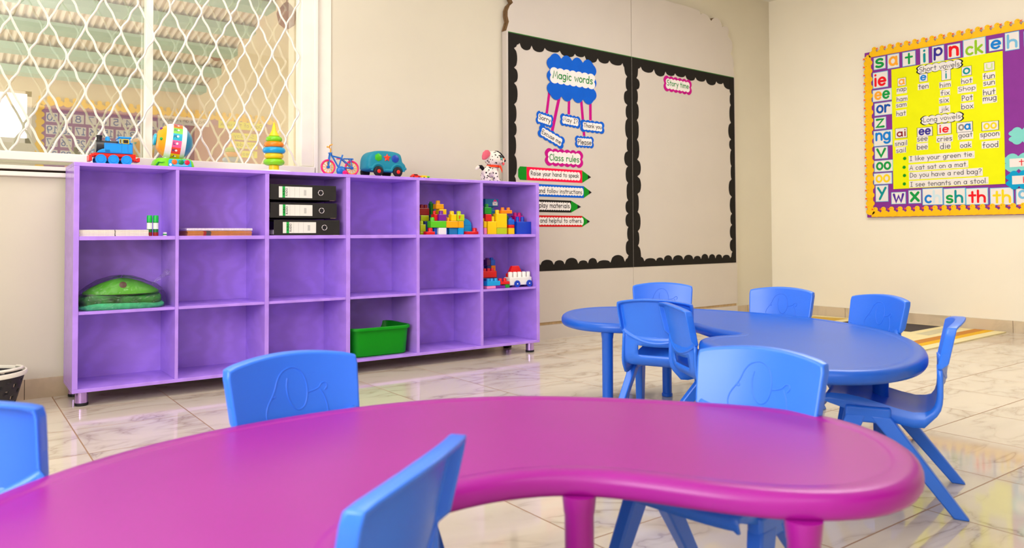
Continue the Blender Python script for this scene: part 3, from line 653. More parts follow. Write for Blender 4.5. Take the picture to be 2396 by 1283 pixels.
for txt, x, z, w, h in (('Days of the week', 2.91, 1.915, .50, .085), ('Shapes and Colours', 2.30, 1.915, .52, .085), ('Sunday', 2.94, 1.795, .3, .075), ('Monday', 2.94, 1.70, .3, .075), ('Tuesday', 2.94, 1.60, .3, .075)):
    m = MB(); P = nplace(x, z, .0035); sheet(m, rect(w, h), P, .0008, 0); put_text(m, txt, P, w, h, .08, 1, (.92, .8), None, .001)
    m.build('word_card', [M_paper if txt.startswith('Sh') else M_yellowcard, M_ink], nb, 0)

# ------------------------------------------------------------------ purple shelf unit
M_purple = wood_paint_mat('purple_gloss_paint', (184, 140, 244), 0.24)
M_steel = mat('chrome_foot', (210, 205, 210), .15, .5, .02, metal=1.0)
M_rubber = mat('black_rubber', (28, 26, 32), .6, .3, .05)
M_foot_refl = mat('chrome_foot_purple_reflection', (196, 160, 232), .18, .5, .02, metal=.75)  # chrome with the shelf's purple reflection put into its colour
CR = -0.0396
CAB0 = Vector((0.5299, 3.5436, 0))
CABM = Matrix.Translation(CAB0) @ RZ(CR)
def cabp(x, y, z): return CABM @ Vector((x, y, z))
shelf = thing('storage_shelf', 'long purple pigeonhole shelf unit of three rows under the window', 'shelf', CAB0, CR)
DEP = .294
XS = [(0, .0203), (.3896, .4034), (.7812, .8003), (1.1857, 1.2077), (1.5838, 1.6019), (1.9892, 2.0075), (2.3834, 2.4064)]
ZT, ZTI, ZBB, ZBI = 1.0, .9848, .0581, .0733
S1, S2 = (.6794, .6961), (.3743, .3866)
MB().box(0, 2.4064, 0, DEP, ZTI, ZT).build('top_board', M_purple, shelf, 0, .0015)
MB().box(0, 2.4064, 0, DEP, ZBB, ZBI).build('bottom_board', M_purple, shelf, 0, .0015)
for i, (a, c) in enumerate(XS):
    MB().box(a, c, 0 if i in (0, 6) else .001, DEP-.007, ZBI, ZTI).build('side_panel' if i in (0, 6) else 'divider', M_purple, shelf, 0, .0012)
for i in range(6):
    for z0, z1 in (S1, S2):
        MB().box(XS[i][1], XS[i+1][0], .004, DEP-.007, z0, z1).build('shelf_board', M_purple, shelf, 0, .0012)
MB().box(.0, 2.4064, DEP-.007, DEP, ZBI, ZTI).build('back_panel', M_purple, shelf, 0)
for fx in (.040, 1.2, 2.366):
    for fy in (.045, .272):
        f = MB().lathe([(.024, .012), (.024, ZBB)], 20, 0, TR(fx, fy, 0)).build('foot', [M_foot_refl], shelf, 40)
        MB().lathe([(.020, 0), (.0255, .002), (.0255, .010), (.0245, .012)], 20, 0, TR(fx, fy, 0)).build('foot_pad', M_rubber, f, 40)

def on_shelf(name, label, cat, x, y, z, rz=0, group=None): return thing(name, label, cat, cabp(x, y, z), CR+rz, group)

# ------------------------------------------------------------------ lever arch files
M_fblack = mat('black_file_board', (30, 28, 26), .5, .4, .1, 60, bump=.06, bscale=250)
M_flabel = mat('file_label_paper', (226, 222, 216), .6, .3, .02)
M_gtag = mat('green_label_band', (30, 168, 70), .6, .3, .02)
M_line = mat('grey_print', (150, 150, 150), .6, .3, .02)
def binder(label, x, z, w, ox):
    t = on_shelf('lever_arch_file', label, 'file', x, .012, z, ox, 'black lever arch files'); h = .073; d = .27
    m = MB(); m.box(0, w, 0, .004, 0, h); m.box(0, w, .004, d, 0, .003); m.box(0, w, .004, d, h-.003, h); m.build('cover', M_fblack, t, 0, .0015)
    MB().box(.004, w-.008, .012, d-.02, .004, .026).build('paper_block', M_paper, t, 0)
    lx0, lx1 = .043, .207
    m = MB(); P = lambda a, b_, dd: ((lx0+lx1)/2+a, -dd, h/2+b_)
    sheet(m, rect(lx1-lx0, .053), P, .0006, 0)
    m.loft([[P(a, b_, .0008) for a, b_ in ((-.065, -.0265), (-.052, -.0265), (-.052, .0265), (-.065, .0265))], [P(a, b_, .0009) for a, b_ in ((-.065, -.0265), (-.052, -.0265), (-.052, .0265), (-.065, .0265))]], 1)
    put_text(m, 'ALBA', lambda a, b_, dd: P(-.0585-b_, a, dd), .050, .0105, .15, 2, (.95, .95), None, .0011)
    put_text(m, 'RADO', lambda a, b_, dd: P(-.045-b_, a, dd), .050, .0105, .15, 2, (.95, .95), None, .0009)
    for lx in (-.030, -.006, .018):
        m.loft([[P(a, b_, dd) for a, b_ in ((lx, -.025), (lx+.0006, -.025), (lx+.0006, .025), (lx, .025))] for dd in (.0007, .0009)], 3)
    for k in range(9):
        m.loft([[P(a, b_, dd) for a, b_ in ((.040, -.014+k*.003), (.052, -.014+k*.003), (.052, -.0126+k*.003), (.040, -.0126+k*.003))] for dd in (.0007, .0009)], 3)
    m.build('spine_label', [M_flabel, M_gtag, M_ink, M_line], t, 0)
    m = MB(); m.tube([(w-.080+.0125*math.cos(q), -.0008, h/2+.0125*math.sin(q)) for q in [2*PI*k/24 for k in range(24)]], .0021, 8, 0, None, True)
    m.build('finger_ring', M_steel, t, 60)
    MB().lathe([(.0118, 0), (.0118, .0008)], 20, 0, TR(w-.080, 0, h/2) @ RX(PI/2)).build('finger_hole', M_rubber, t, 0)
    MB().box(w-.035, w-.008, -.0005, .012, -.0012, .0004).build('metal_edge', M_steel, t, 0)
binder('black lever arch file at the bottom of the stack of three', .826, .6965, .330, 0)
binder('black lever arch file in the middle of the stack of three', .808, .7795, .334, .006)
binder('black lever arch file on top of the stack of three', .806, .8660, .330, -.006)

# ------------------------------------------------------------------ exercise books
M_pages = mat('page_edges', (232, 220, 206), .8, .2, .06, 200)
M_brown = mat('brown_book_cover', (206, 132, 66), .7, .3, .08, 60); M_pwrap = mat('printed_wrapping_paper', (214, 200, 214), .6, .3, .12, 120)
M_btape = mat('grey_binding_tape', (78, 78, 84), .6, .3, .03); M_rtape = mat('red_binding_tape', (176, 40, 40), .6, .3, .03)
def book_pile(x, y, z, n, label, grp, w):
    p0 = None
    for k in range(n):
        if p0 is None:
            p0 = on_shelf('exercise_book', label, 'book', x, y, z, 0, grp)
            MB().box(0, w, 0, .19, 0, .0046).build('pages', M_pages, p0, 0, .0006)
            MB().box(-.0004, w+.0004, -.0004, .19, .0046, .0052).build('cover', M_paper, p0, 0)
        else:
            o = copy_tree(p0); o.location = cabp(x+random.uniform(-.0012, .0012), y+random.uniform(-.001, .002), z+k*.0054)
book_pile(.023, .022, S1[1], 5, 'white exercise book in the left pile of the top left compartment', 'white exercise books, left pile', .131)
book_pile(.158, .022, S1[1], 5, 'white exercise book in the right pile beside the glue sticks', 'white exercise books, right pile', .128)
p0 = None
for k in range(6):
    if p0 is None:
        p0 = on_shelf('exercise_book', 'brown covered exercise book with red and grey tape in the wrapped pile', 'book', .445, .03, S1[1], 0, 'brown exercise books')
        MB().box(0, .283, 0, .20, 0, .0030).build('cover', M_brown, p0, 0, .0005)
        MB().box(.068, .079, -.0008, .20, .0002, .0028).build('binding_tape', M_rtape, p0, 0)
        MB().box(.080, .100, -.0010, .20, .0002, .0028).build('binding_tape', M_btape, p0, 0)
    else:
        o = copy_tree(p0); o.location = cabp(.445+random.uniform(-.002, .002), .03+random.uniform(-.001, .002), S1[1]+k*.0036)
M_film = bpy.data.materials.new('clear_plastic_film'); M_film.use_nodes = True
def film(m, op, rough=.12):
    nt = m.node_tree; nt.nodes.clear(); N = nt.nodes.new
    o = N('ShaderNodeOutputMaterial'); mx = N('ShaderNodeMixShader'); t = N('ShaderNodeBsdfTransparent'); g = N('ShaderNodeBsdfGlossy'); g.inputs['Roughness'].default_value = rough
    bpn = N('ShaderNodeBump'); bpn.inputs['Strength'].default_value = 1; bpn.inputs['Distance'].default_value = .012
    tc = N('ShaderNodeTexCoord'); n = N('ShaderNodeTexNoise'); n.inputs['Scale'].default_value = 28; n.inputs['Detail'].default_value = 3; n.inputs['Distortion'].default_value = 1.5
    nt.links.new(tc.outputs['Object'], n.inputs['Vector']); nt.links.new(n.outputs['Fac'], bpn.inputs['Height']); nt.links.new(bpn.outputs[0], g.inputs['Normal'])
    fr = N('ShaderNodeFresnel'); fr.inputs[0].default_value = 1.5; nt.links.new(bpn.outputs[0], fr.inputs['Normal'])
    ma = N('ShaderNodeMath'); ma.operation = 'MULTIPLY_ADD'; ma.inputs[1].default_value = .45; ma.inputs[2].default_value = op; nt.links.new(fr.outputs[0], ma.inputs[0]); nt.links.new(ma.outputs[0], mx.inputs[0])
    nt.links.new(t.outputs[0], mx.inputs[1]); nt.links.new(g.outputs[0], mx.inputs[2]); nt.links.new(mx.outputs[0], o.inputs[0])
film(M_film, .03)
t = on_shelf('paper_pack', 'pale printed paper pack on top of the brown exercise books', 'paper pack', .442, .028, S1[1]+.0222)
MB().box(0, .290, 0, .205, 0, .0115).build('pack', M_pwrap, t, 0, .003)

# ------------------------------------------------------------------ glue sticks, eraser
M_gcap = mat('green_plastic_cap', (0, 176, 66), .35, .5, .03); M_glab = mat('white_green_label', (222, 230, 222), .4, .4, .03); M_gbody = mat('dark_green_plastic', (14, 110, 50), .4, .5, .03); M_rband = mat('dark_red_label', (150, 30, 30), .4, .4, .03)
for x, lb in ((.293, 'green capped glue stick on the left of the pair beside the books'), (.318, 'green capped glue stick on the right of the pair beside the books')):
    t = on_shelf('glue_stick', lb, 'glue stick', x, .045, S1[1])
    MB().lathe([(.0108, 0), (.0112, .002), (.0112, .016)], 18).build('twist_base', M_rband, t, 50)
    MB().lathe([(.0108, .016), (.0108, .060)], 18, 0).build('barrel', M_gbody, t, 50)
    MB().lathe([(.0110, .030), (.0110, .057)], 18, 0).build('label', M_glab, t, 50)
    MB().lathe([(.0114, .060), (.0114, .078), (.0106, .088), (.0098, .0895)], 18).build('cap', M_gcap, t, 40)
t = on_shelf('eraser', 'tiny white eraser cube beside the glue sticks', 'eraser', .356, .05, S1[1], .2)
MB().box(-.006, .006, -.006, .006, 0, .016).build('rubber', M_paper, t, 0, .001); MB().box(-.0062, .0062, -.0062, .0062, .004, .009).build('sleeve', M_gtag, t, 0)

# ------------------------------------------------------------------ bagged green play cloths
M_gcloth = mat('bright_green_cloth', (88, 172, 44), .8, .2, .1, 8, bump=.3, bscale=30); M_gcloth2 = mat('dark_green_patterned_cloth', (40, 110, 40), .8, .2, .9, 16, bump=.3, bscale=30); M_teal = mat('teal_folded_cloth', (70, 190, 130), .8, .2, .25, 40)
t = on_shelf('bagged_cloth', 'flat green patterned cloth in clear plastic on the lower middle shelf', 'cloth pack', .195, .125, S2[1])
def slab(w, d, h, n=22, sag=.006):
    m = MB(); rings = []
    for z, s_ in ((0, .96), (h*.25, 1.0), (h*.75, 1.0), (h, .95)):
        rings.append([(w/2*s_*math.copysign(abs(math.cos(a))**.5, math.cos(a)), d/2*s_*math.copysign(abs(math.sin(a))**.5, math.sin(a)), z+(sag*math.sin(3*a+z*40) if z > h*.6 else 0)) for a in [2*PI*k/n for k in range(n)]])
    return m.loft(rings)
slab(.335, .20, .022, 40).build('folded_cloth', M_teal, t, 50)
slab(.325, .19, .034, 40, .008).build('printed_cloth', M_gcloth2, t, 50, loc=(-.005, .005, .020))
slab(.350, .215, .062, 40, .010).build('plastic_bag', M_film, t, 50, loc=(0, 0, .0))
t = on_shelf('bagged_hat', 'domed bright green cloth hat in clear plastic on the green pack', 'hat', .198, .125, S2[1]+.062)
m = MB(); rings = []
for z, rx_ in ((0, 1.0), (.008, 1.0), (.028, .80), (.046, .55), (.058, .30), (.063, .04)):
    rings.append([(.150*rx_*math.cos(a), .085*rx_**.7*math.sin(a), z+.004*math.sin(2*a)*(z > .01)) for a in [2*PI*k/36 for k in range(36)]])
m.loft(rings).build('crown', M_gcloth, t, 50)
MB().lathe([(.0145, 0), (.0145, .002), (.012, .003)], 18, 0, TR(-.005, -.066, .039) @ RX(math.radians(64))).build('badge', mat('brown_badge', (96, 66, 50), .6, .3, .4, 300), t, 40)
m = MB(); rings = []
for z, rx_ in ((-.004, 1.04), (.012, 1.06), (.034, .90), (.056, .62), (.070, .30), (.074, .04)):
    rings.append([(.156*rx_*math.cos(a), .096*rx_**.7*math.sin(a), z+.006*math.sin(5*a+z*90)*(z > .01)) for a in [2*PI*k/36 for k in range(36)]])
m.loft(rings)
m.tube([(.12, -.01, .035), (.165, -.02, .075), (.185, -.03, .090)], [.004, .012, .020], 6); m.build('plastic_bag', M_film, t, 50)

# ------------------------------------------------------------------ green tub
M_tub = mat('green_tub_plastic', (0, 138, 14), .45, .25, .03)
t = on_shelf('plastic_tub', 'open green plastic tub in the bottom row of the purple shelf', 'tub', 1.396, .157, ZBI)
def rr_pts(w, d, r, z, n=6):
    o = []
    for cx, cy, a0 in ((w/2-r, d/2-r, 0), (-w/2+r, d/2-r, 90), (-w/2+r, -d/2+r, 180), (w/2-r, -d/2+r, 270)):
        o += [(cx+r*math.cos(math.radians(a0+90*k/n)), cy+r*math.sin(math.radians(a0+90*k/n)), z) for k in range(n+1)]
    return o
H_ = .148
m = MB(); m.loft([rr_pts(.300, .236, .04, .0), rr_pts(.312, .250, .045, .006), rr_pts(.332, .272, .05, H_-.004), rr_pts(.326, .266, .048, H_-.004), rr_pts(.306, .244, .042, .010), rr_pts(.296, .236, .04, .005)])
m.build('tub_body', M_tub, t, 40)
m = MB(); m.loft([rr_pts(.330, .270, .05, H_-.012), rr_pts(.350, .288, .056, H_-.014), rr_pts(.352, .290, .056, H_-.002), rr_pts(.346, .284, .054, H_+.002), rr_pts(.328, .268, .05, H_+.001), rr_pts(.326, .266, .05, H_-.006)], 0, None, True, False)
m.build('rim', M_tub, t, 50)

# ------------------------------------------------------------------ building blocks
BC = dict(white=(238, 236, 230), green=(88, 200, 30), dgreen=(20, 150, 40), purple=(118, 20, 150), red=(222, 14, 24), dred=(150, 14, 20), yellow=(252, 206, 0), amber=(250, 172, 0), orange=(255, 136, 0), lime=(188, 210, 20), blue=(10, 96, 210), dblue=(0, 62, 190), cyan=(0, 158, 222), teal=(14, 120, 176), pink=(255, 140, 190), magenta=(238, 10, 140), navy=(30, 44, 130), plum=(92, 26, 110))
def M_blk(c): return mat('block_plastic_'+c, BC[c], .28, .5, .02)
def block(label, x0, x1, z0, z1, y, d, col, studs=(), sh=.018, kind='building_block', part=None):
    """studs: x centres; block root sits at its base; each stud its own part"""
    xc = (x0+x1)/2; w = x1-x0
    t = on_shelf(kind, label, 'building block', xc, y, z0)
    MB().box(-w/2+.0004, w/2-.0004, 0, d, .0003, z1-z0-.0003).build('block_body', M_blk(col), t, 0, .0022)
    for sx in studs:
        r = min(.0105, w*.42/max(1, len(studs))) if len(studs) > 1 else min(.0125, w*.42)
        MB().lathe([(r, 0), (r, sh*.78), (r*.86, sh*.95), (r*.6, sh)], 16, 0, TR(sx-xc, d/2, z1-z0-.0003)).build('stud', M_blk(col), t, 40)
    return t
def A5(cx): return 1.643+(cx-71.3)*.000581
def A6(cx): return 2.048+(cx-765)*.000647
def ZA(cy): return S1[1]+(553-cy)*.000495
def ZB2(cy): return S2[1]+(1172-cy)*.000500
def b5(lb, x0, x1, yt, yb, y, d, col, studs=(), sh=None, **k):
    return block(lb, A5(x0), A5(x1), ZA(yb), ZA(yt), y, d, col, [A5(s_) for s_ in studs], sh or .020, **k)
def b6(lb, x0, x1, yt, yb, y, d, col, studs=(), sh=None, **k):
    return block(lb, A6(x0), A6(x1), ZA(yb), ZA(yt), y, d, col, [A6(s_) for s_ in studs], sh or .022, **k)
def c6b(lb, x0, x1, yt, yb, y, d, col, studs=(), sh=None, **k):
    return block(lb, A6(x0), A6(x1), ZB2(yb), ZB2(yt), y, d, col, [A6(s_) for s_ in studs], sh or .017, **k)
# fifth compartment
b5('white building block under the purple and green blocks', 247, 333, 478, 553, .045, .042, 'white')
b5('blue block just left of the white building block', 208, 246, 478, 553, .060, .040, 'blue')
b5('narrow blue block just right of the white building block', 334, 360, 478, 553, .062, .040, 'blue')
b5('light green wide block resting on the white block', 162, 332, 402, 477.5, .045, .044, 'green', (197,))
b5('purple block standing on the light green block', 252, 333, 328, 401, .045, .042, 'purple', (292,), .021)
b5('red block behind left of the purple block', 216, 251, 328, 401, .060, .040, 'red', (247-13,), .020)
b5('amber wide block above the cyan blocks', 334, 468, 402, 478, .050, .044, 'amber', (372, 428))
b5('amber short block under the lime letter block', 470, 532, 402, 478, .050, .042, 'amber')
b5('yellow block beside the lime letter block', 398, 455, 326, 401, .055, .036, 'yellow', (420,), .019)
t = b5('lime green block printed with a red letter F', 458, 537, 326, 401, .048, .044, 'lime', (495,), .019)
m = MB(); put_text(m, 'F', lambda a, b_, dd: (a-.008, -.0006-dd, .0185+b_), .012, .020, .2, 0, (1, 1)); m.build('letter', ink(C_RED), t, 0)
b5('cyan block under the amber wide block', 378, 467, 480, 553, .058, .042, 'teal')
b5('light cyan block at the right foot of the amber tower', 470, 532, 480, 553, .050, .042, 'cyan')
b5('small red block at the far left front of the pile', 92, 184, 519, 553, .022, .036, 'red', (150,), .020)
b5('lime block standing at the left edge of the pile', 74, 133, 440, 519, .070, .036, 'lime', (98,), .019)
b5('lime foot block under the left edge of the pile', 74, 133, 520, 553, .070, .036, 'lime')
b5('dark blue block left behind the light green block', 134, 165, 405, 553, .085, .040, 'navy')
b5('yellow block under the dark red bricks at the back', 118, 206, 338, 404, .110, .040, 'lime', (130,), .002)
b5('plum block at the back left under the dark red bricks', 66, 117, 338, 404, .110, .040, 'plum')
b5('navy base block at the back left of the pile', 66, 206, 405, 553, .128, .040, 'navy')
b5('dark red three stud block at the back left', 78, 210, 258, 337, .110, .040, 'dred', (105, 145, 188), .020)
b5('yellow block below the top yellow block of the pyramid', 300, 382, 268, 341, .092, .040, 'yellow', (342,), .020)
b5('amber round block at the left of the pyramid top', 268, 352, 210, 267, .092, .040, 'amber', (306,), .020)
b5('dark green block peeping out behind the pyramid top', 252, 286, 200, 330, .136, .030, 'dgreen', (266,), .010)
b5('red block peeping out right of the pyramid top', 352, 404, 240, 330, .136, .034, 'red', (378,), .008)
b5('lime block under the pyramid of yellow blocks', 300, 392, 342, 401, .096, .040, 'lime')
b5('blue block at the back holding up the yellow pyramid', 252, 404, 331, 553, .140, .034, 'teal')
b5('amber back block under the yellow pyramid', 300, 392, 402, 553, .098, .038, 'amber')
t = on_shelf('building_block', 'cyan rounded house block at the right of the pile', 'building block', A5(592), .070, S1[1])
m = MB(); m.prism([(-.030, 0), (.030, 0), (.030, .052)]+[(-.030+.060*math.cos(q), .052+.040*math.sin(q)) for q in (PI/10, PI/5, .3*PI, .4*PI, PI/2)], 0, .05, 'y'); m.build('block_body', M_blk('cyan'), t, 30, .003)
m = MB(); m.box(-.0302, .0302, -.0006, .0506, .051, .0525); m.build('roof_joint', M_blk('teal'), t, 0)
b5('red low block at the right end of the pile', 542, 690, 519, 553, .022, .040, 'red', (645,), .020)
# sixth compartment, top row
b6('pink block at the bottom left corner of the top right compartment', 762, 794, 478, 553, .050, .036, 'pink')
b6('yellow block above the pink block at the divider', 762, 794, 402, 477, .050, .036, 'yellow', (770,), .018)
b6('big yellow block in front of the red and green stack', 796, 893, 403, 553, .045, .044, 'yellow', (868,), .030)
b6('red block stacked on the yellow blocks at the divider', 776, 842, 320, 402, .047, .036, 'red')
b6('green block on top of the red block at the divider', 770, 845, 240, 319, .050, .036, 'dgreen', (806,), .020)
b6('tall yellow block in the middle of the compartment', 896, 1012, 310, 478, .050, .044, 'yellow', (926,), .022)
b6('lime block under the tall yellow block', 898, 1012, 479, 553, .050, .044, 'lime')
b6('orange bridge block on top of the tall yellow block', 958, 1078, 268, 309, .056, .036, 'orange', (988, 1052), .016)
b6('amber narrow block behind the blue red and yellow stack', 1014, 1042, 330, 553, .085, .036, 'amber')
b6('blue block on the small blue red and yellow stack', 1040, 1108, 378, 440, .060, .036, 'blue', (1078,), .012)
b6('red thin block in the small blue red and yellow stack', 1040, 1108, 441, 478, .060, .036, 'red')
b6('yellow block at the foot of the small stack', 1040, 1108, 479, 553, .060, .036, 'yellow')
b6('dark green block peeping out above the small blue stack', 1060, 1096, 330, 553, .110, .030, 'dgreen', (1078,), .008)
b6('big blue block at the right side of the compartment', 1118, 1280, 403, 553, .045, .050, 'dblue', (1150, 1206), .030)
b6('magenta block behind the big blue block', 1165, 1262, 330, 553, .105, .044, 'magenta', (1188, 1236), .020)
b6('teal block under the mailbox block', 846, 1004, 268, 325, .110, .044, 'teal', (872, 936), .020)
b6('teal base block at the back under the mailbox block', 846, 1004, 326, 553, .112, .044, 'teal')
t = b6('teal mailbox block with white envelope sign at the back', 838, 984, 134, 226, .110, .048, 'teal')
m = MB(); P = lambda a, b_, dd: (.022+a, -.0006-dd, .018+b_)
sheet(m, rect(.036, .024), P, .0005, 0); m.tube([P(-.018, .012, .001), P(0, -.002, .001), P(.018, .012, .001)], .0010, 5, 1); m.tube([P(-.018, .012, .001), P(.018, .012, .001), P(.018, -.012, .001), P(-.018, -.012, .001)], .0008, 5, 1, None, True)
sheet(m, arc(0, .013, .012, .010, 0, 180, 8), P, .0004, 2); m.build('envelope_sign', [M_paper, ink(C_ROY), M_blk('magenta')], t, 0)
# sixth compartment, middle row
c6b('pink block at the bottom left of the small brick wall', 766, 862, 1141, 1172, .026, .040, 'pink')
c6b('purple block in the bottom course of the small brick wall', 863, 964, 1141, 1172, .026, .040, 'purple')
c6b('green block at the bottom right of the small brick wall', 965, 1013, 1132, 1172, .026, .040, 'dgreen')
c6b('cyan three stud block in the small brick wall', 770, 911, 1086, 1140, .026, .040, 'cyan', (800, 836, 880), .014)
c6b('red two stud block in the small brick wall', 912, 1013, 1096, 1131, .026, .040, 'red', (930, 978), .018)
c6b('large red block with four studs behind the brick wall', 768, 935, 978, 1055, .085, .044, 'red', (786, 822, 866, 908), .016)
c6b('dark base block at the back under the large red block', 768, 935, 1056, 1172, .086, .044, 'navy')
c6b('plum block at the back of the middle right compartment', 896, 940, 850, 921, .150, .036, 'plum', (918,), .010)
c6b('blue block at the back of the middle right compartment', 941, 990, 852, 921, .150, .036, 'blue', (965,), .012)
c6b('navy block in the back stack below the plum block', 900, 944, 922, 990, .150, .036, 'navy')
c6b('orange block in the back stack below the blue block', 945, 994, 922, 990, .150, .036, 'orange')
c6b('dark green base block of the back stack', 900, 1008, 991, 1172, .150, .036, 'dgreen')
# white brick car
t = on_shelf('toy_car', 'white brick car with blue wheels and red roof at the right', 'toy car', A6(1147), .035, S2[1])
MB().box(-.080, .080, 0, .058, .012, .058).build('body', M_blk('white'), t, 0, .003)
for k in range(5): MB().lathe([(.0135, 0), (.0135, .026), (.011, .030), (.008, .031)], 16, 0, TR(-.064+.0325*k, .018, .058)).build('stud', M_blk('white'), t, 40)
m = MB(); m.loft([[(-.058, .034, .080), (.036, .034, .080), (.036, .060, .080), (-.058, .060, .080)], [(-.036, .036, .123), (.014, .036, .123), (.014, .056, .123), (-.036, .056, .123)]]); m.box(-.070, .070, .034, .056, .058, .080)
m.build('roof_block', M_blk('red'), t, 0, .003)
for wx in (-.030, .058):
    for wy, s_ in ((-.008, 1), (.058, -1)):
        w_ = MB().lathe([(.0, 0), (.0185, 0), (.0198, .002), (.0198, .008), (.0, .008)], 24, 0, TR(wx, wy+.008, .0198) @ RX(PI/2)).build('wheel', M_blk('dblue'), t, 40)
        if s_ == 1: MB().lathe([(.0045, 0), (.004, .002), (.001, .003)], 12, 0, TR(wx, wy+.0005, .0198) @ RX(PI/2)).build('hub', M_blk('white'), w_, 40)

# ------------------------------------------------------------------ toys on top of the shelf (z = 1.0)
TP = ZT
# toy steam engine, generic
M_tblue = mat('toy_engine_blue', (0, 146, 226), .35, .5, .03); M_tred = mat('toy_red', (234, 26, 8), .35, .5, .03); M_tblk = mat('toy_black', (30, 30, 36), .35, .5, .03); M_tyel = mat('toy_yellow', (250, 206, 30), .4, .5, .03)
t = on_shelf('toy_train', 'blue toy steam engine with red chassis, leftmost toy on the shelf', 'toy train', .164, .105, TP)
k = MB(); k.box(-.085, .078, -.030, .030, .036, .050)
k.prism([(-.085, .036), (-.078, .036), (-.078, .030), (-.044, .024), (-.040, .036)], -.034, .034, 'y'); k.box(-.102, -.090, -.034, .034, .014, .040); k.box(-.095, -.080, -.03, .03, .034, .046)
k.prism([(-.046, .036), (.078, .036), (.076, .018), (.058, .022), (.04, .034), (.016, .020), (-.004, .034), (-.026, .020)], -.033, .033, 'y'); k.box(.078, .094, -.030, .030, .018, .026); k.box(.086, .094, -.032, .032, .018, .036)
k.build('chassis', M_tred, t, 30, .002)
MB().lathe([(.0, 0), (.028, 0), (.0285, .004), (.0285, .10), (.0, .10)], 26, 0, TR(-.074, 0, .078) @ RY(PI/2)).build('boiler', M_tblk, t, 40)
b_ = MB(); b_.box(-.045, .066, -.034, .034, .050, .094); b_.prism([(-.073, .050), (-.020, .050), (-.020, .066), (-.034, .068), (-.050, .068), (-.066, .060)], -.034, .034, 'y')
b_.build('side_tank', M_tblue, t, 30, .003)
c_ = MB(); c_.box(.010, .056, -.034, .034, .094, .1165); c_.box(.008, .060, -.036, .036, .116, .124); c_.box(.056, .066, -.032, .032, .094, .100); c_.build('cab', M_tblue, t, 30, .003)
w_ = MB(); w_.box(.0125, .0205, -.0352, -.0335, .094, .1135, 1); w_.box(.024, .050, -.0352, -.0335, .094, .1135, 1); w_.box(.0145, .0185, -.0356, -.034, .096, .1115, 0); w_.box(.027, .047, -.0356, -.034, .096, .1105, 0); w_.build('cab_window', [M_tblk, M_tyel], t, 0)
MB().lathe([(.011, .100), (.0105, .118), (.0125, .121), (.0125, .127), (.010, .128)], 18, 0, TR(-.060, 0, 0)).build('chimney', M_tblk, t, 40)
d_ = MB(); d_.lathe([(.014, .094), (.0105, .100), (.0100, .116), (.007, .123), (.002, .125)], 18, 0, TR(-.028, 0, 0))
for kx in (-.040, -.022, -.012, -.004, .003): d_.box(kx-.002, kx+.002, -.012, .012, .094, .102)
d_.build('dome', M_tblue, t, 40)
M_tlin = mat('toy_line_purple', (90, 90, 190), .4, .4, .02)
for q in ([(-.040, .056), (.022, .056), (.022, .0925), (-.040, .0925)], [(.046, .056), (.063, .056), (.063, .0925), (.046, .0925)]):
    l_ = MB(); l_.tube([(x, -.0342, z) for x, z in q], .0006, 5, 0, None, True); l_.build('lining', M_tlin, t, 0)
for wx in (-.058, -.010, .040):
    for sy in (-1, 1):
        w_ = MB(); T = TR(wx, -.042 if sy < 0 else .034, .0215) @ RX(-PI/2)
        w_.lathe([(.0, 0), (.012, 0), (.013, .0015), (.018, .0015), (.0200, 0), (.0215, .001), (.0215, .008), (.0, .008)], 26, 0, T)
        w_.build('wheel', M_tblue, t, 35)

# musical ball spinner
t = on_shelf('spinning_ball_toy', 'alphabet spinning ball toy on a lime and cyan base near the window', 'activity toy', .398, .11, TP)
M_lime = mat('toy_lime_green', (120, 214, 20), .35, .5, .03); M_cyan = mat('toy_cyan', (30, 178, 214), .35, .5, .03); M_twh = mat('toy_white', (240, 236, 236), .35, .5, .02); M_tor = mat('toy_orange', (255, 168, 14), .35, .5, .04); M_tteal = mat('toy_teal_blue', (0, 132, 170), .35, .5, .03)
m = MB(); m.loft([[(x*.086*s_, -.062+y*.116*s_ + (0 if s_ == 1 else .004), z) for x, y in [(math.copysign(abs(math.cos(a))**.45, math.cos(a)), .5+.5*math.copysign(abs(math.sin(a))**.45, math.sin(a))) for a in [2*PI*q/44 for q in range(44)]]] for z, s_ in ((0, 1.0), (.010, 1.0), (.030, .93), (.040, .80))])
m.build('base', M_lime, t, 50)
m = MB(); m.prism([(-.030, .003), (.068, .003), (.064, .030), (.054, .036), (-.026, .036), (-.030, .028)], -.0665, -.060, 'y'); m.build('button_panel', M_cyan, t, 40, .003)
for bx_, cc in ((-.006, (244, 110, 30)), (.022, (10, 140, 70)), (.047, (214, 20, 60))):
    MB().lathe([(.0115, 0), (.0115, .002), (.009, .004), (.004, .005)], 18, 0, TR(bx_, -.066, .0235) @ RX(PI/2)).build('button', mat('toy_button_%d' % cc[0], cc, .3, .5, .02), t, 50)
m = MB(); m.lathe([(.0055, 0), (.0055, .0008)], 14, 0, TR(-.022, -.0664, .011) @ RX(PI/2)); m.box(-.008, .050, -.0669, -.0664, .0095, .0110); m.build('panel_print', M_twh, t, 0)
m = MB(); m.tube([(-.078, -.055, .006), (-.070, -.064, .020), (-.058, -.066, .018), (-.046, -.066, .022)], [.004, .003, .002, .001], 6); m.build('moulded_leaf', mat('toy_dark_green', (0, 140, 50), .4, .5, .03), t)
B = TR(.005, .0, .118) @ RZ(-.12) @ RY(math.radians(90+6))      # drum axis roughly along the shelf, tipped
def drum(prof, name, m_, par=t, mm=None): o = MB().lathe(prof, 40, 0, B).build(name, m_, par, 40); return o
R_ = .080
def ballr(h): return math.sqrt(max(R_*R_-h*h, 1e-6))
drum([(ballr(-.066)*.2, -.0745), (ballr(-.070), -.070), (ballr(-.060), -.060), (ballr(-.050), -.050), (ballr(-.036), -.036)], 'orange_end_cap', M_tor)
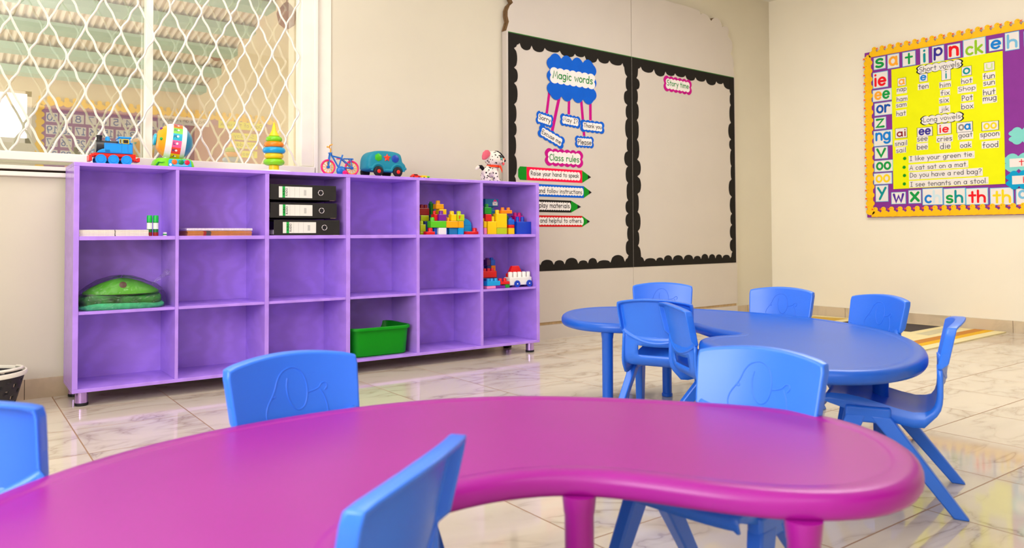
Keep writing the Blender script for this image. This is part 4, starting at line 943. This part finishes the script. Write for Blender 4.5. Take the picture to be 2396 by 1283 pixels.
drum([(ballr(-.036)+.002, -.038), (ballr(-.030)+.004, -.030), (ballr(-.016)+.004, -.012)], 'white_ring', M_twh)
drum([(ballr(.022)+.004, .026), (ballr(.036)+.004, .036), (ballr(.044)+.003, .046)], 'white_ring', M_twh)
drum([(ballr(.044)+.001, .044), (ballr(.056), .056), (ballr(.066), .066), (ballr(.073), .073), (.01, .079)], 'blue_end_cap', M_tteal)
bandc = [(30, 170, 200), (236, 90, 150), (240, 70, 40), (250, 150, 20), (250, 200, 20), (130, 205, 40), (40, 180, 200), (40, 120, 190), (190, 30, 120), (240, 120, 40), (120, 200, 60), (30, 170, 200), (236, 90, 150), (240, 70, 40), (250, 200, 20), (40, 120, 190)]
m = MB(); mats = []
for q in range(16):
    mats.append(mat('band_%d_%d' % bandc[q][:2], bandc[q], .4, .4, .02))
    for s_ in range(3):
        a0, a1 = 2*PI*(q+s_/3)/16, 2*PI*(q+(s_+1)/3)/16
        vs_ = []
        for a in (a0, a1):
            for h in (-.012, .007, .026):
                r = .0815; vs_.append((r*math.cos(a), r*math.sin(a), h))
        m.add(vs_, [(0, 1, 4, 3), (1, 2, 5, 4)], q, B)
m.build('letter_band', mats, t, 60)
m = MB(); letters = 'ONMLKJ'
for q, ch in enumerate(letters):
    ph = math.radians(58-22.5*q)          # down the side that faces the room
    def PL(a, b_, dd, ph=ph):
        an = ph+(b_)/.0815; h = -.002+a
        r = .0822+dd; Bi = Vector((-r*math.sin(an), -r*math.cos(an), h)); return tuple(B @ Vector((Bi.x, Bi.y, Bi.z)))
    put_text(m, ch, PL, .014, .016, .17, 0, (.9, .9))
    m.add([PL(.010+.005*math.cos(v), .005*math.sin(v), .0005) for v in [2*PI*i/10 for i in range(10)]], [tuple(range(10))], 1)
m.build('letters', [mat('letter_navy', (40, 60, 120), .5, .3, .02), M_twh], t, 0)
m = MB(); m.lathe([(.012, -.070), (.026, -.074), (.026, -.082), (.018, -.086)], 24, 0, B); m.build('side_knob', M_cyan, t, 40)
for (an, h, cc) in ((2.3, -.056, (60, 200, 180)), (3.6, -.058, (110, 40, 130)), (4.7, -.056, (20, 170, 70)), (1.0, -.057, (90, 200, 200))):
    p_ = B @ Vector(((ballr(h)+.000)*math.cos(an), (ballr(h))*math.sin(an), h))
    MB().ell((p_.x, p_.y, p_.z), .007, .007, .007, 12, 8).build('bead', mat('bead_%d' % cc[0], cc, .3, .5, .02), t, 60)
m = MB(); m.prism([(-.038, .026), (-.022, .026), (-.018, .075), (-.034, .075)], -.02, .02, 'y'); m.prism([(.034, .026), (.052, .026), (.050, .075), (.038, .075)], -.02, .02, 'y'); m.build('ball_support', M_twh, t, 40, .003)

# ring stacker
t = on_shelf('ring_stacker', 'rainbow stacking ring tower on a white base before the window', 'stacking toy', .862, .12, TP)
m = MB(); m.lathe([(.080, 0), (.085, .003), (.080, .008), (.040, .013), (.02, .014)], 40); m.build('rocker_base', M_twh, t, 40)
MB().lathe([(.024, .013), (.024, .036), (.010, .040), (.008, .195)], 20).build('pole', M_tyel, t, 40)
for z, R__, cc in ((.052, .050, (130, 205, 20)), (.082, .045, (250, 204, 20)), (.109, .054, (0, 160, 214)), (.137, .047, (246, 132, 10)), (.163, .039, (120, 200, 20))):
    r_ = .0165; m = MB()
    m.loft([[((R__-r_+r_*math.cos(p))*math.cos(a), (R__-r_+r_*math.cos(p))*math.sin(a), z+r_*.92*math.sin(p)) for p in [2*PI*j/14 for j in range(14)]] for a in [2*PI*i/36 for i in range(37)]], 0, None, True, False)
    m.build('ring', mat('ring_%d_%d' % cc[:2], cc, .3, .5, .02), t, 60)
m = MB(); m.lathe([(.012, .172), (.026, .180), (.020, .190), (.012, .205), (.007, .232), (.003, .246)], 20); m.build('tip', M_tyel, t, 50)

# bicycle
t = on_shelf('toy_bicycle', 'little blue toy bicycle with pink and orange wheels', 'toy bicycle', 1.199, .10, TP)
M_bk = mat('toy_bike_blue', (20, 110, 196), .35, .5, .03); M_pk = mat('toy_hot_pink', (250, 10, 120), .35, .5, .03); M_bor = mat('toy_amber', (246, 166, 20), .35, .5, .03)
for wx in (-.068, .060):
    w_ = MB(); n = 40
    w_.tube([(wx+.0350*math.cos(2*PI*i/n), 0, .040+.0350*math.sin(2*PI*i/n)) for i in range(n)], .0048, 8, 0, None, True); o = w_.build('wheel', M_pk, t, 60)
    s_ = MB(); s_.tube([(wx+.0300*math.cos(2*PI*i/n), 0, .040+.0300*math.sin(2*PI*i/n)) for i in range(n)], .0024, 6, 0, None, True)
    for i in range(10):
        a = 2*PI*i/10; s_.tube([(wx+.005*math.cos(a), 0, .040+.005*math.sin(a)), (wx+.03*math.cos(a), 0, .040+.03*math.sin(a))], .0017, 5)
    s_.build('spokes', M_bor, o, 60)
    MB().lathe([(.008, 0), (.008, .014)], 14, 0, TR(wx, .007, .040) @ RX(PI/2)).build('hub', M_bk, o, 40)
f_ = MB(); HD = (-.055, .112); BBk = (-.012, .040); ST = (.010, .106); AX = (.060, .040)
for p, q, r_ in ((HD, BBk, .0042), (ST, BBk, .0042), ((-.048, .098), (.006, .088), .0042), (BBk, AX, .0030), ((.006, .084), AX, .0028), ((.012, .086), (.062, .088), .0026), ((.048, .088), AX, .0026), ((.058, .088), (.064, .082), .0026)):
    for dy in ((0,) if r_ > .004 else (-.009, .009)): f_.tube([(p[0], dy, p[1]), (q[0], dy, q[1])], r_, 7)
f_.box(.014, .066, -.011, .011, .0855, .0885); f_.build('frame', M_bk, t, 60)
f_ = MB()
for dy in (-.008, .008): f_.tube([(-.057, dy, .112), (-.062, dy, .085), (-.068, dy, .040)], .003, 7)
f_.box(-.064, -.050, -.009, .009, .108, .114); f_.build('fork', M_bk, t, 60)
MB().tube([(-.0565, 0, .114), (-.054, 0, .130), (-.062, 0, .140), (-.066, .016, .146), (-.058, .034, .144)], .0032, 7).add([], []).tube([(-.062, 0, .140), (-.066, -.016, .148), (-.060, -.034, .152)], .0032, 7).build('handlebar', M_bor, t, 60)
MB().box(-.022, -.004, -.0055, .0055, .082, .087).build('name_plate', mat('toy_orchid', (200, 60, 120), .4, .4, .05), t, 0, .001)
m = MB(); m.ell((.002, 0, .024), .026, .016, .024, 18, 10); m.build('motor_box', M_bk, t, 60)
MB().lathe([(.011, 0), (.011, .006), (.009, .007)], 16, 0, TR(.014, -.014, .014) @ RX(PI/2)).build('crank', M_pk, t, 40)

# soft bus
t = on_shelf('toy_bus', 'chubby teal rubber bus with shape windows and black wheels', 'toy bus', 1.440, .11, TP)
M_bus = mat('bus_teal_rubber', (0, 132, 158), .55, .4, .04)
prof = [(-.108, .036), (-.112, .060), (-.108, .096), (-.092, .122), (-.062, .134), (-.010, .138), (.045, .135), (.080, .124), (.090, .104), (.096, .082), (.112, .066), (.113, .046), (.100, .034), (.06, .028), (-.06, .028)]
def smooth_closed(p, n=4):
    o = []; N_ = len(p)
    for i in range(N_):
        p0, p1, p2, p3 = (Vector(p[(i+j-1) % N_]) for j in range(4))
        for k in range(n):
            u = k/n; o.append(tuple(.5*((2*p1)+(-p0+p2)*u+(2*p0-5*p1+4*p2-p3)*u*u+(-p0+3*p1-3*p2+p3)*u**3)))
    return o
P = smooth_closed(prof); cx_, cz_ = 0, .082
m = MB(); m.loft([[(cx_+(x-cx_)*s_, y, cz_+(z-cz_)*s_) for x, z in P] for y, s_ in ((-.055, .80), (-.052, .90), (-.045, .97), (-.03, 1), (.03, 1), (.045, .97), (.052, .90), (.055, .80))]); m.build('bus_body', M_bus, t, 60)
m = MB()
for wx in (-.052, .060):
    m.tube([(wx+.036*math.cos(a), -.052, .030+.036*math.sin(a)) for a in [PI*i/12 for i in range(13)]], .0085, 8)
m.tube([(-.108, -.050, .044), (-.088, -.053, .042)], .009, 8); m.tube([(-.018, -.053, .034), (.026, -.053, .034)], .009, 8); m.tube([(.094, -.053, .042), (.110, -.046, .048)], .009, 8)
m.build('wheel_arch', M_bus, t, 60)
for wx, wy in ((-.052, -.064), (.060, -.064), (-.075, .046), (.050, .046)):
    w_ = MB().lathe([(.0, 0), (.012, 0), (.018, .0), (.025, .003), (.0275, .009), (.025, .017), (.0, .018)], 26, 0, TR(wx, wy, .0275) @ RX(-PI/2)).build('wheel', M_rubber, t, 60)
    if wy < 0: MB().lathe([(.0105, 0), (.009, .003), (.005, .004)], 18, 0, TR(wx, wy, .0275) @ RX(PI/2)).build('hub', M_tred, w_, 60)
def shp(n, r, star=False):
    return [((r if (i % 2 == 0 or not star) else r*.52)*math.sin(2*PI*i/n), (r if (i % 2 == 0 or not star) else r*.52)*math.cos(2*PI*i/n)) for i in range(n)]
for sx, sz, n, st, cc in ((-.052, .100, 6, False, (60, 180, 20)), (-.002, .100, 10, True, (250, 60, 20)), (.046, .097, 8, False, (10, 60, 170))):
    m = MB(); o_ = shp(n, .0215, st); m.loft([[(sx+x, -.046, sz+z) for x, z in o_], [(sx+x, -.0565, sz+z) for x, z in o_], [(sx+x*.55, -.0610, sz+z*.55) for x, z in o_]]); m.build('shape_window', mat('shape_%d' % cc[0], cc, .4, .5, .03), t, 30)

# tiny car pair
t = on_shelf('toy_car', 'tiny red toy car lying beside a yellow one on the shelf', 'toy car', 1.622, .085, TP)
m = MB(); m.prism([(-.027, .005), (.026, .005), (.027, .014), (.014, .017), (.006, .024), (-.014, .024), (-.022, .016), (-.027, .014)], -.012, .012, 'y'); m.build('body', M_tred, t, 30, .001)
m = MB(); m.prism([(-.014, .0165), (.010, .0165), (.005, .0225), (-.012, .0225)], -.0124, .0124, 'y'); m.build('window', M_tblk, t, 0)
for wx in (-.016, .016):
    for sy in (-.0135, .009): MB().lathe([(0, 0), (.0055, 0), (.0055, .0045), (0, .0045)], 14, 0, TR(wx, sy, .0055) @ RX(-PI/2)).build('wheel', M_rubber, t, 40)
t = on_shelf('toy_car', 'tiny yellow and lime toy car beside the red one', 'toy car', 1.679, .08, TP)
m = MB(); m.box(-.024, .006, -.012, .012, .004, .018, 0); m.box(.006, .024, -.012, .012, .004, .016, 1); m.build('body', [M_tyel, M_lime], t, 0, .0015)
for wx in (-.012, .014):
    for sy in (-.0135, .009): MB().lathe([(0, 0), (.005, 0), (.005, .0045), (0, .0045)], 14, 0, TR(wx, sy, .005) @ RX(-PI/2)).build('wheel', M_rubber, t, 40)

# plush dalmatian puppy (one continuous body)
t = on_shelf('plush_dog', 'spotted dalmatian puppy plush with orange neckerchief at the right end', 'soft toy', 2.140, .12, TP)
M_dal = spot_mat('dalmatian_plush', (240, 228, 216), (26, 20, 20), 62, .30)
m = MB()
m.ell((-.012, 0, .062), .046, .034, .036, 20, 12)                       # trunk
m.ell((.018, 0, .075), .032, .031, .040, 18, 12)                        # chest
m.ell((.018, -.004, .138), .056, .050, .047, 24, 14)                    # head
m.ell((.058, -.016, .126), .026, .024, .021, 16, 10)                    # muzzle
for fx, fy, ff in ((.022, -.024, 1), (.046, .018, 1), (-.042, -.022, 0), (-.034, .026, 0)):
    m.tube([(fx-(0 if ff else -.008), fy*.8, .060), (fx, fy, .030), (fx+.004, fy, .010)], [.019 if ff else .023, .016, .016], 12)
    m.ell((fx+.010, fy, .0125), .022, .015, .0125, 14, 8)
o = m.build('body', M_dal, t, 60)
rm = o.modifiers.new('skin', 'REMESH'); rm.mode = 'VOXEL'; rm.voxel_size = .0035; rm.use_smooth_shade = True
sm = o.modifiers.new('soft', 'SMOOTH'); sm.factor = .6; sm.iterations = 6
M_dblk = mat('black_plush', (30, 26, 28), .95, .2, .1, 200, bump=.4, bscale=300); M_dpk = mat('pink_plush', (226, 104, 124), .95, .2, .06, 120); M_dwh = mat('white_plush', (238, 226, 214), .95, .2, .05, 120); M_neck = mat('orange_red_cloth', (246, 60, 14), .7, .3, .08, 60)
def ear(pts, w0, th, m_):
    # leaf-shaped floppy ear along a spine of points, with real thickness
    rings = []; n = len(pts)
    for i, (p, w) in enumerate(zip(pts, w0)):
        p = Vector(p); a = Vector(pts[min(i+1, n-1)])-Vector(pts[max(i-1, 0)]); sd = a.cross(Vector((.35, -1, .1))).normalized(); nn = a.cross(sd).normalized()
        rings.append([tuple(p+sd*w*math.cos(q)+nn*th*math.sin(q)) for q in [2*PI*k/14 for k in range(14)]])
    return MB().loft(rings).build('ear', m_, t, 80)
ear([(-.018, -.020, .164), (-.036, -.034, .166), (-.056, -.044, .160), (-.074, -.050, .148), (-.084, -.052, .134), (-.088, -.053, .126)], [.012, .019, .024, .024, .016, .005], .0055, M_dpk)
ear([(.042, .012, .180), (.058, .012, .177), (.074, .008, .166), (.088, .002, .150), (.098, -.004, .134), (.102, -.006, .126)], [.010, .015, .018, .018, .012, .004], .0055, M_dblk)
m = MB(); m.tube([(-.050, 0, .075), (-.068, -.004, .088), (-.092, -.010, .086)], [.011, .011, .009], 12); o = m.build('tail', M_dblk, t, 60)
m = MB(); m.tube([(-.090, -.0095, .0865), (-.104, -.012, .078), (-.112, -.014, .070)], [.0092, .0085, .004], 12); m.build('tail_tip', M_dwh, o, 60)
MB().ell((.042, -.0455, .146), .013, .009, .014, 16, 10).build('eye', mat('glossy_black_eye', (18, 18, 22), .08, .6, 0), t, 60)
MB().ell((.0435, -.0475, .1395), .0105, .0075, .0075, 16, 10).build('iris', mat('eye_glitter_green', (110, 190, 170), .2, .6, .1, 300), t, 60)
MB().ell((.080, -.022, .138), .008, .009, .0075, 14, 8).build('nose', mat('coral_nose', (250, 140, 110), .6, .4, .05), t, 60)
MB().ell((.070, -.032, .1105), .008, .006, .010, 14, 8).build('tongue', mat('coral_tongue', (240, 96, 100), .7, .3, .05), t, 60)
m = MB(); m.loft([[(.016+s_*.040*math.cos(a), s_*.036*math.sin(a), z) for a in [2*PI*q/24 for q in range(24)]] for z, s_ in ((.088, 1.02), (.098, .98), (.102, .90))], 0, None, True, False)
m.loft([[(.030, -.038, .098), (.062, -.022, .098), (.050, -.034, .100)], [(.044, -.046, .070), (.062, -.034, .072), (.054, -.042, .074)], [(.050, -.045, .056), (.055, -.042, .056), (.053, -.043, .058)]])
m.build('neckerchief', M_neck, t, 60)

# ------------------------------------------------------------------ activity tables (smooth symmetric bean outlines)
def bean(ax, by):
    n = 160; o = []
    for i in range(n):
        q = 2*PI*i/n
        o.append((sum(a*math.cos(k*q) for k, a in enumerate(ax)), sum(b_*math.sin((k+1)*q) for k, b_ in enumerate(by))))
    return o
TH = .37
def table(label, pose, outline, legs, m_):
    t = thing('activity_table', label, 'table', (pose[0], pose[1], 0), pose[2])
    n = len(outline); P = [Vector(p) for p in outline]; nrm = []
    for i in range(n):
        d = P[(i+1) % n]-P[i-1]; nrm.append(Vector((d.y, -d.x)).normalized())
    def ring(ins, z):
        q = [P[i]-nrm[i]*ins for i in range(n)]
        for _ in range(int(ins*160)):
            q = [(q[i-1]+q[i]*2+q[(i+1) % n])/4 for i in range(n)]
        return [(p.x, p.y, z) for p in q]
    rings = [ring(.045, TH-.030), ring(.024, TH-.034), ring(.012, TH-.036), ring(.004, TH-.033), ring(0, TH-.026), ring(0, TH-.014), ring(.003, TH-.006), ring(.009, TH-.0015), ring(.016, TH), ring(.034, TH), ring(.037, TH-.0010), ring(.040, TH-.0018), ring(.046, TH-.0018)]
    MB().loft(rings).build('tabletop', m_, t, 60)
    for lx, ly in legs:
        l_ = MB(); l_.lathe([(.0195, .012), (.0205, TH-.060), (.0215, TH-.058), (.024, TH-.033)], 24, 0, TR(lx, ly, 0))
        lo = l_.build('leg', m_, t, 40)
        MB().lathe([(.020, 0), (.0225, .002), (.0225, .014), (.0195, .016)], 24, 0, TR(lx, ly, 0)).build('leg_cap', m_, lo, 40)
    return t
M_mag = mat('magenta_table_plastic', (154, 16, 140), .32, .42, .03, 5, bump=.02, bscale=300)
M_tblueT = mat('blue_table_plastic', (12, 92, 204), .36, .55, .03, 5, bump=.02, bscale=300)
PAX, PBY = [0.0000, 0.3256, 0.2264, -0.0762, 0.0270, 0.0131, -0.0120], [0.6711, 0.1179, -0.0319, -0.0074, 0.0312, -0.0068]
BAX, BBY = [0.0000, 0.2509, 0.3188, 0.0043, -0.0246, 0.0291, -0.0161], [0.6376, 0.2846, 0.0265, -0.0712, 0.0134, -0.0054]
def trim(o):
    # the blue top's near lobe is slimmer than its far one
    r = []
    for x, y in o:
        if y < 0 and x < -.02:
            k = .60 if y > -.55 else .60+.40*min(1, (-.55-y)/.25)
            x = -.02+(x+.02)*k
        r.append((x, y))
    for _ in range(6): r = [((r[i-1][0]+2*r[i][0]+r[(i+1) % len(r)][0])/4, (r[i-1][1]+2*r[i][1]+r[(i+1) % len(r)][1])/4) for i in range(len(r))]
    return r
table('magenta bean shaped activity table in front', (0.5612, 0.8549, 1.5715), bean(PAX, PBY), [(-.07, -.177), (-.07, .177), (-.317, -.333), (-.317, .333), (.30, -.12), (.30, .12)], M_mag)
table('blue bean shaped activity table behind the magenta table', (2.1902, 1.6548, -0.3874), trim(bean(BAX, BBY)), [(-.275, .27), (-.16, -.45), (.05, .02), (.42, .12), (.15, .62), (.15, -.62)], M_tblueT)

# ------------------------------------------------------------------ toddler chairs
M_chair = mat('blue_chair_plastic', (40, 116, 236), .34, .6, .03, 5, bump=.02, bscale=200)
def grid_faces(nu, nv, keep=lambda i, j: True):
    return [(j*nu+i, j*nu+i+1, (j+1)*nu+i+1, (j+1)*nu+i) for j in range(nv-1) for i in range(nu-1) if keep(i, j)]
def make_chair():
    t = thing('toddler_chair', 'x', 'chair', (0, 0, 0), 0, 'blue toddler chairs')
    # seat shell: front lip, seat, bowl, neck with hand slot
    prof = [(.137, .236), (.136, .252), (.130, .264), (.115, .270), (.075, .270), (.035, .264), (-.005, .254), (-.045, .244), (-.08, .238), (-.105, .240), (-.122, .249), (-.133, .262), (-.1395, .276), (-.144, .292), (-.147, .308), (-.150, .325), (-.152, .345)]
    nv = len(prof); us = [-1.03, -1.01, -.96, -.85, -.7, -.55, -.4, -.2, 0, .2, .4, .55, .7, .85, .96, 1.01, 1.03]; nu = len(us)
    m = MB(); vs_ = []
    for j, (y, z) in enumerate(prof):
        s_ = j/(nv-1); hw = .128-.006*max(0, s_-.3)-(.006*max(0, (s_-.55)/.45) if s_ > .55 else 0)
        for u in us:
            au = abs(u); zz = z; yy = y
            if au >= 1.0:
                k = 1 if au > 1.02 else .35
                if s_ < .62: zz = z-.034*k*min(1, max(0, (j-1)/3))
                else: yy = y-.014*k+.020*((s_-.55)/.45); zz = z-.012*k*(1-(s_-.62)/.38)+(.014*max(0, (s_-.8)/.2))
            else:
                zz += .004*au**4 if s_ < .6 else 0
                if s_ > .55: yy += (.020*u*u)*((s_-.55)/.45)
                if s_ > .8: zz += .022*u*u*(s_-.8)/.2
            vs_.append((u*hw, yy, zz))
    slot = lambda i, j: not (prof[j][1] > .268 and prof[j+1][1] < .315 and j > 9 and abs(us[i]+us[i+1])/2 < .62)
    m.add(vs_, grid_faces(nu, nv, slot))
    o = m.build('seat', M_chair, t, 50)
    sd = o.modifiers.new('shell', 'SOLIDIFY'); sd.thickness = .007; sd.offset = -1
    # backrest: front skin, rim turned back, hollow rear
    nu, nv = 19, 9
    def F(u, v, ins=0.0, dy=0.0):
        hw = .1235+.0075*v
        if v > .9: hw -= .003*((v-.9)/.1)**2
        zt = .4585+.014*(1-u*u)-(.0015 if abs(u) > .93 else 0); zb = .318+.040*u*u
        uu = u*(1-ins/hw); z = zb+ins+(zt-zb-2*ins)*v
        y = -.146-.030*(z-.32)/.14+.020*u*u
        return (uu*hw, y+dy, z)
    m = MB()
    fr = [F(-1+2*i/(nu-1), j/(nv-1)) for j in range(nv) for i in range(nu)]
    m.add(fr, grid_faces(nu, nv))
    bk = [F(-1+2*i/(nu-1), j/(nv-1), .007, -.008) for j in range(nv) for i in range(nu)]
    m.add(bk, [f[::-1] for f in grid_faces(nu, nv)])
    per = [(-1+2*i/(nu-1), 0) for i in range(nu)]+[(1, j/(nv-1)) for j in range(1, nv)]+[(1-2*i/(nu-1), 1) for i in range(1, nu)]+[(-1, 1-j/(nv-1)) for j in range(1, nv-1)]
    def dep(u, v): return -.024 if v > .02 else -.012
    m.loft([[F(u, v) for u, v in per], [F(u, v, -.003, -.004) for u, v in per], [F(u, v, -.003, dep(u, v)) for u, v in per], [F(u, v, .003, dep(u, v)) for u, v in per], [F(u, v, .007, -.008) for u, v in per]], 0, None, True, False)
    m2 = MB(); m2.v, m2.f, m2.m = m.v, m.f, m.m
    bo = m2.build('backrest', M_chair, t, 40)
    bmx = bmesh.new(); bmx.from_mesh(bo.data); bmesh.ops.remove_doubles(bmx, verts=bmx.verts, dist=.0002); bmesh.ops.recalc_face_normals(bmx, faces=bmx.faces); bmx.to_mesh(bo.data); bmx.free()
    bo.data.set_sharp_from_angle(angle=math.radians(40))
    bv = bo.modifiers.new('edge', 'BEVEL'); bv.width = .0035; bv.segments = 2; bv.limit_method = 'ANGLE'; bv.angle_limit = math.radians(38)
    # puppy outline in low relief on the front (p: towards the viewer's right, q: up)
    def onF(p, q):
        u = -p/.127; z = .400+q; zt = .4585+.014*(1-u*u); zb = .318+.040*u*u
        x, y, z_ = F(u, (z-zb)/(zt-zb)); return (x, y+.0000, z_)
    ear = [(.004+.0215*math.cos(a)+.004*math.sin(a), .004+.034*math.sin(a)) for a in [2*PI*k/28 for k in range(28)]]
    strokes = [([(-.012+.0*0, .030), (-.016, .012), (-.012, -.012), (.002, -.031), (.018, -.026), (.026, -.006), (.026, .018), (.018, .040), (.002, .050), (-.018, .046), (-.032, .032), (-.040, .010), (-.050, -.004), (-.060, -.018), (-.063, -.036), (-.054, -.052), (-.036, -.060)], False),
               ([(-.043+.003*math.cos(a), .001+.0025*math.sin(a)) for a in [2*PI*k/8 for k in range(8)]], True),
               ([(.028, .0), (.040, .002), (.050, .006), (.055, .014), (.064, .014), (.066, .006), (.060, .0)], False), ([(.052, .003), (.060, -.012), (.064, -.030), (.064, -.046)], False),
               ([(.064, -.036), (.072, -.042), (.076, -.052)], False)]
    m = MB()
    for pts, cl_ in strokes:
        if not cl_:
            for _ in range(2): pts = [pts[0]]+[q for i in range(len(pts)-1) for q in ((pts[i][0]*.75+pts[i+1][0]*.25, pts[i][1]*.75+pts[i+1][1]*.25), (pts[i][0]*.25+pts[i+1][0]*.75, pts[i][1]*.25+pts[i+1][1]*.75))]+[pts[-1]]
        pts = smooth_closed(pts, 2) if cl_ else pts if True else [p for i in range(len(pts)-1) for p in [(pts[i][0]+(pts[i+1][0]-pts[i][0])*k/3, pts[i][1]+(pts[i+1][1]-pts[i][1])*k/3) for k in range(3)]]+[pts[-1]]
        pts = [p for p in pts if (.400+p[1]) > .326+.040*(p[0]/.127)**2]
        m.tube([onF(*p) for p in pts], .0012, 6, 0, None, cl_)
    m.build('puppy_relief', M_chair, bo, 80)
    # legs: A-frame each side, four separate legs meeting under the seat rail
    for sx in (-1, 1):
        br_ = MB(); br_.loft([[(sx*(.132+dx*k), y, z) for dx, y in ((-.022, -.030), (.006, -.030), (.006, .078), (-.022, .078))] for z, k in ((.206, 1.0), (.236, 1.0), (.248, .9))]); br_.build('leg_bracket', M_chair, t, 30, .006)
        for y0, y1, hy0, hy1 in ((.052, .140, .024, .016), (-.004, -.182, .025, .017)):
            l_ = MB(); rings = []
            for k in range(7):
                q = k/6; xc = sx*(.124+.030*q); yc = y0+(y1-y0)*q; z = .226*(1-q); hx = .0145-.003*q; hy = hy0+(hy1-hy0)*q
                rings.append([(xc-hx, yc-hy, z), (xc+hx, yc-hy, z), (xc+hx, yc+hy, z), (xc-hx, yc+hy, z)])
            l_.loft(rings); l_.build('leg', M_chair, t, 30, .004)
    return t
chair0 = make_chair()
CHAIRS = [
 (.591, 1.226, 185.5, 'blue chair between the purple shelf and the magenta table, facing the camera'),
 (0.151, 1.468, 321.6, 'blue chair at the left end of the magenta table, cut off by the photo edge'),
 (.315, .823, 35.4, 'blue chair seen from behind in the hollow of the magenta table'),
 (1.131, .856, 94.5, 'blue chair between the magenta and blue tables with its puppy relief facing us'),
 (2.160, 1.822, 293.9, 'blue chair seen squarely from behind in the hollow of the blue table'),
 (2.075, 1.517, 238.5, 'blue chair set sideways, overlapping its neighbour in the hollow of the blue table'),
 (2.549, 2.181, 130.7, 'blue chair at the far side of the blue table, before the white notice board'),
 (2.640, 1.746, 99.1, 'blue chair at the far side of the blue table, before the room corner'),
 (2.577, 1.398, 67.9, 'blue chair at the blue table, before the play mat'),
 (2.091, 1.021, 22.6, 'blue chair seen from its side at the right tip of the blue table'),
]
for i, (x, y, a, lb) in enumerate(CHAIRS):
    o = chair0 if i == 0 else copy_tree(chair0)
    o.location = (x, y, 0); o.rotation_euler = (0, 0, math.radians(a)); o['label'] = lb

# ------------------------------------------------------------------ black waste basket
t = thing('waste_basket', 'black perforated basket with white rim and handles by the left wall', 'basket', (.215, 3.60, 0))
M_bsk = mat('black_basket_plastic', (34, 30, 36), .5, .4, .05); M_bwh = mat('white_basket_plastic', (232, 226, 214), .45, .4, .03)
m = MB(); nU, nV = 112, 34; vs_ = []
for j in range(nV+1):
    z = .004+.158*j/nV; r = .118+.042*(j/nV)
    for i in range(nU): vs_.append((r*math.cos(2*PI*i/nU), r*math.sin(2*PI*i/nU), z))
def hole(i, j):
    if j < 4 or j > nV-5: return False
    q = (j-4) % 5; row = ((j-4)//5) % 2; p = (i+4*row) % 8
    return q in (0, 1, 2) and (p in (3, 4) if q == 1 else p == 3 or p == 4)
fs_ = [(j*nU+i, j*nU+(i+1) % nU, (j+1)*nU+(i+1) % nU, (j+1)*nU+i) for j in range(nV) for i in range(nU) if not hole(i, j)]
m.add(vs_, fs_); m.add([(.118*math.cos(2*PI*i/nU), .118*math.sin(2*PI*i/nU), .004) for i in range(nU)], [tuple(range(nU))])
o = m.build('basket_body', M_bsk, t, 60); sd = o.modifiers.new('wall', 'SOLIDIFY'); sd.thickness = .003
m = MB(); m.loft([[(r*math.cos(2*PI*i/60), r*math.sin(2*PI*i/60), z) for i in range(60)] for r, z in ((.158, .158), (.166, .158), (.168, .166), (.166, .174), (.160, .175), (.156, .170), (.158, .158))], 0, None, True, False); m.build('rim', M_bwh, t, 50)
m = MB(); m.tube([(.150*math.cos(a), .150*math.sin(a)-.0, (.176+.010*math.sin((a-3.4)/3.3*PI))) for a in [3.4+3.3*k/16 for k in range(17)]], .006, 8); m.build('handle', M_bwh, t, 60)

# ------------------------------------------------------------------ play mat by the right wall
t = thing('play_mat', 'cream play mat with coloured pictures and orange stripes along the right wall', 'mat', (5.13, 2.74, 0))
M_mat = mat('cream_foam_mat', (244, 230, 176), .7, .3, .04, 6); LZ = .008
def MX(x, y): return (x-5.13, y-2.74)
m = MB(); m.box(4.30-5.13, 5.955-5.13, 2.035-2.74, 3.45-2.74, .0, LZ); m.build('mat_body', M_mat, t, 0, .002)
def patch(name, pts, cc, k=0):
    MB().prism([MX(*p) for p in pts], LZ-.0005, LZ+.0006+.0002*k, 'z').build(name, mat('mat_%d_%d_%d' % cc, cc, .7, .3, .06, 30), t, 0)
patch('stripe', [(4.30, 2.16), (5.955, 2.16), (5.955, 2.235), (4.30, 2.235)], (206, 136, 50)); patch('stripe', [(4.30, 2.105), (5.955, 2.105), (5.955, 2.16), (4.30, 2.16)], (240, 186, 20))
patch('picture', [(5.45, 2.45), (5.93, 2.45), (5.93, 3.05), (5.45, 3.05)], (64, 56, 60)); patch('picture', [(5.52, 2.70), (5.70, 2.66), (5.80, 2.74), (5.72, 2.92), (5.55, 2.90)], (246, 136, 20), 1)
patch('picture', [(4.95, 2.42), (5.12, 2.36), (5.16, 2.58), (4.98, 2.62)], (104, 206, 130)); patch('picture', [(5.18, 2.46), (5.30, 2.44), (5.32, 2.56), (5.2, 2.58)], (246, 96, 60))
for k in range(6): patch('picture', [(5.16+.03*(k % 2), 2.66+.07*k), (5.24+.03*(k % 2), 2.65+.07*k), (5.25+.03*(k % 2), 2.69+.07*k), (5.17+.03*(k % 2), 2.70+.07*k)], (246, 120, 90))
patch('picture', [(5.40, 3.12), (5.90, 3.14), (5.85, 3.40), (5.35, 3.36)], (214, 176, 70)); patch('picture', [(4.5, 2.7), (4.8, 2.72), (4.78, 3.1), (4.5, 3.05)], (120, 190, 90)); patch('picture', [(5.35, 2.29), (5.90, 2.30), (5.88, 2.40), (5.36, 2.38)], (214, 206, 170))
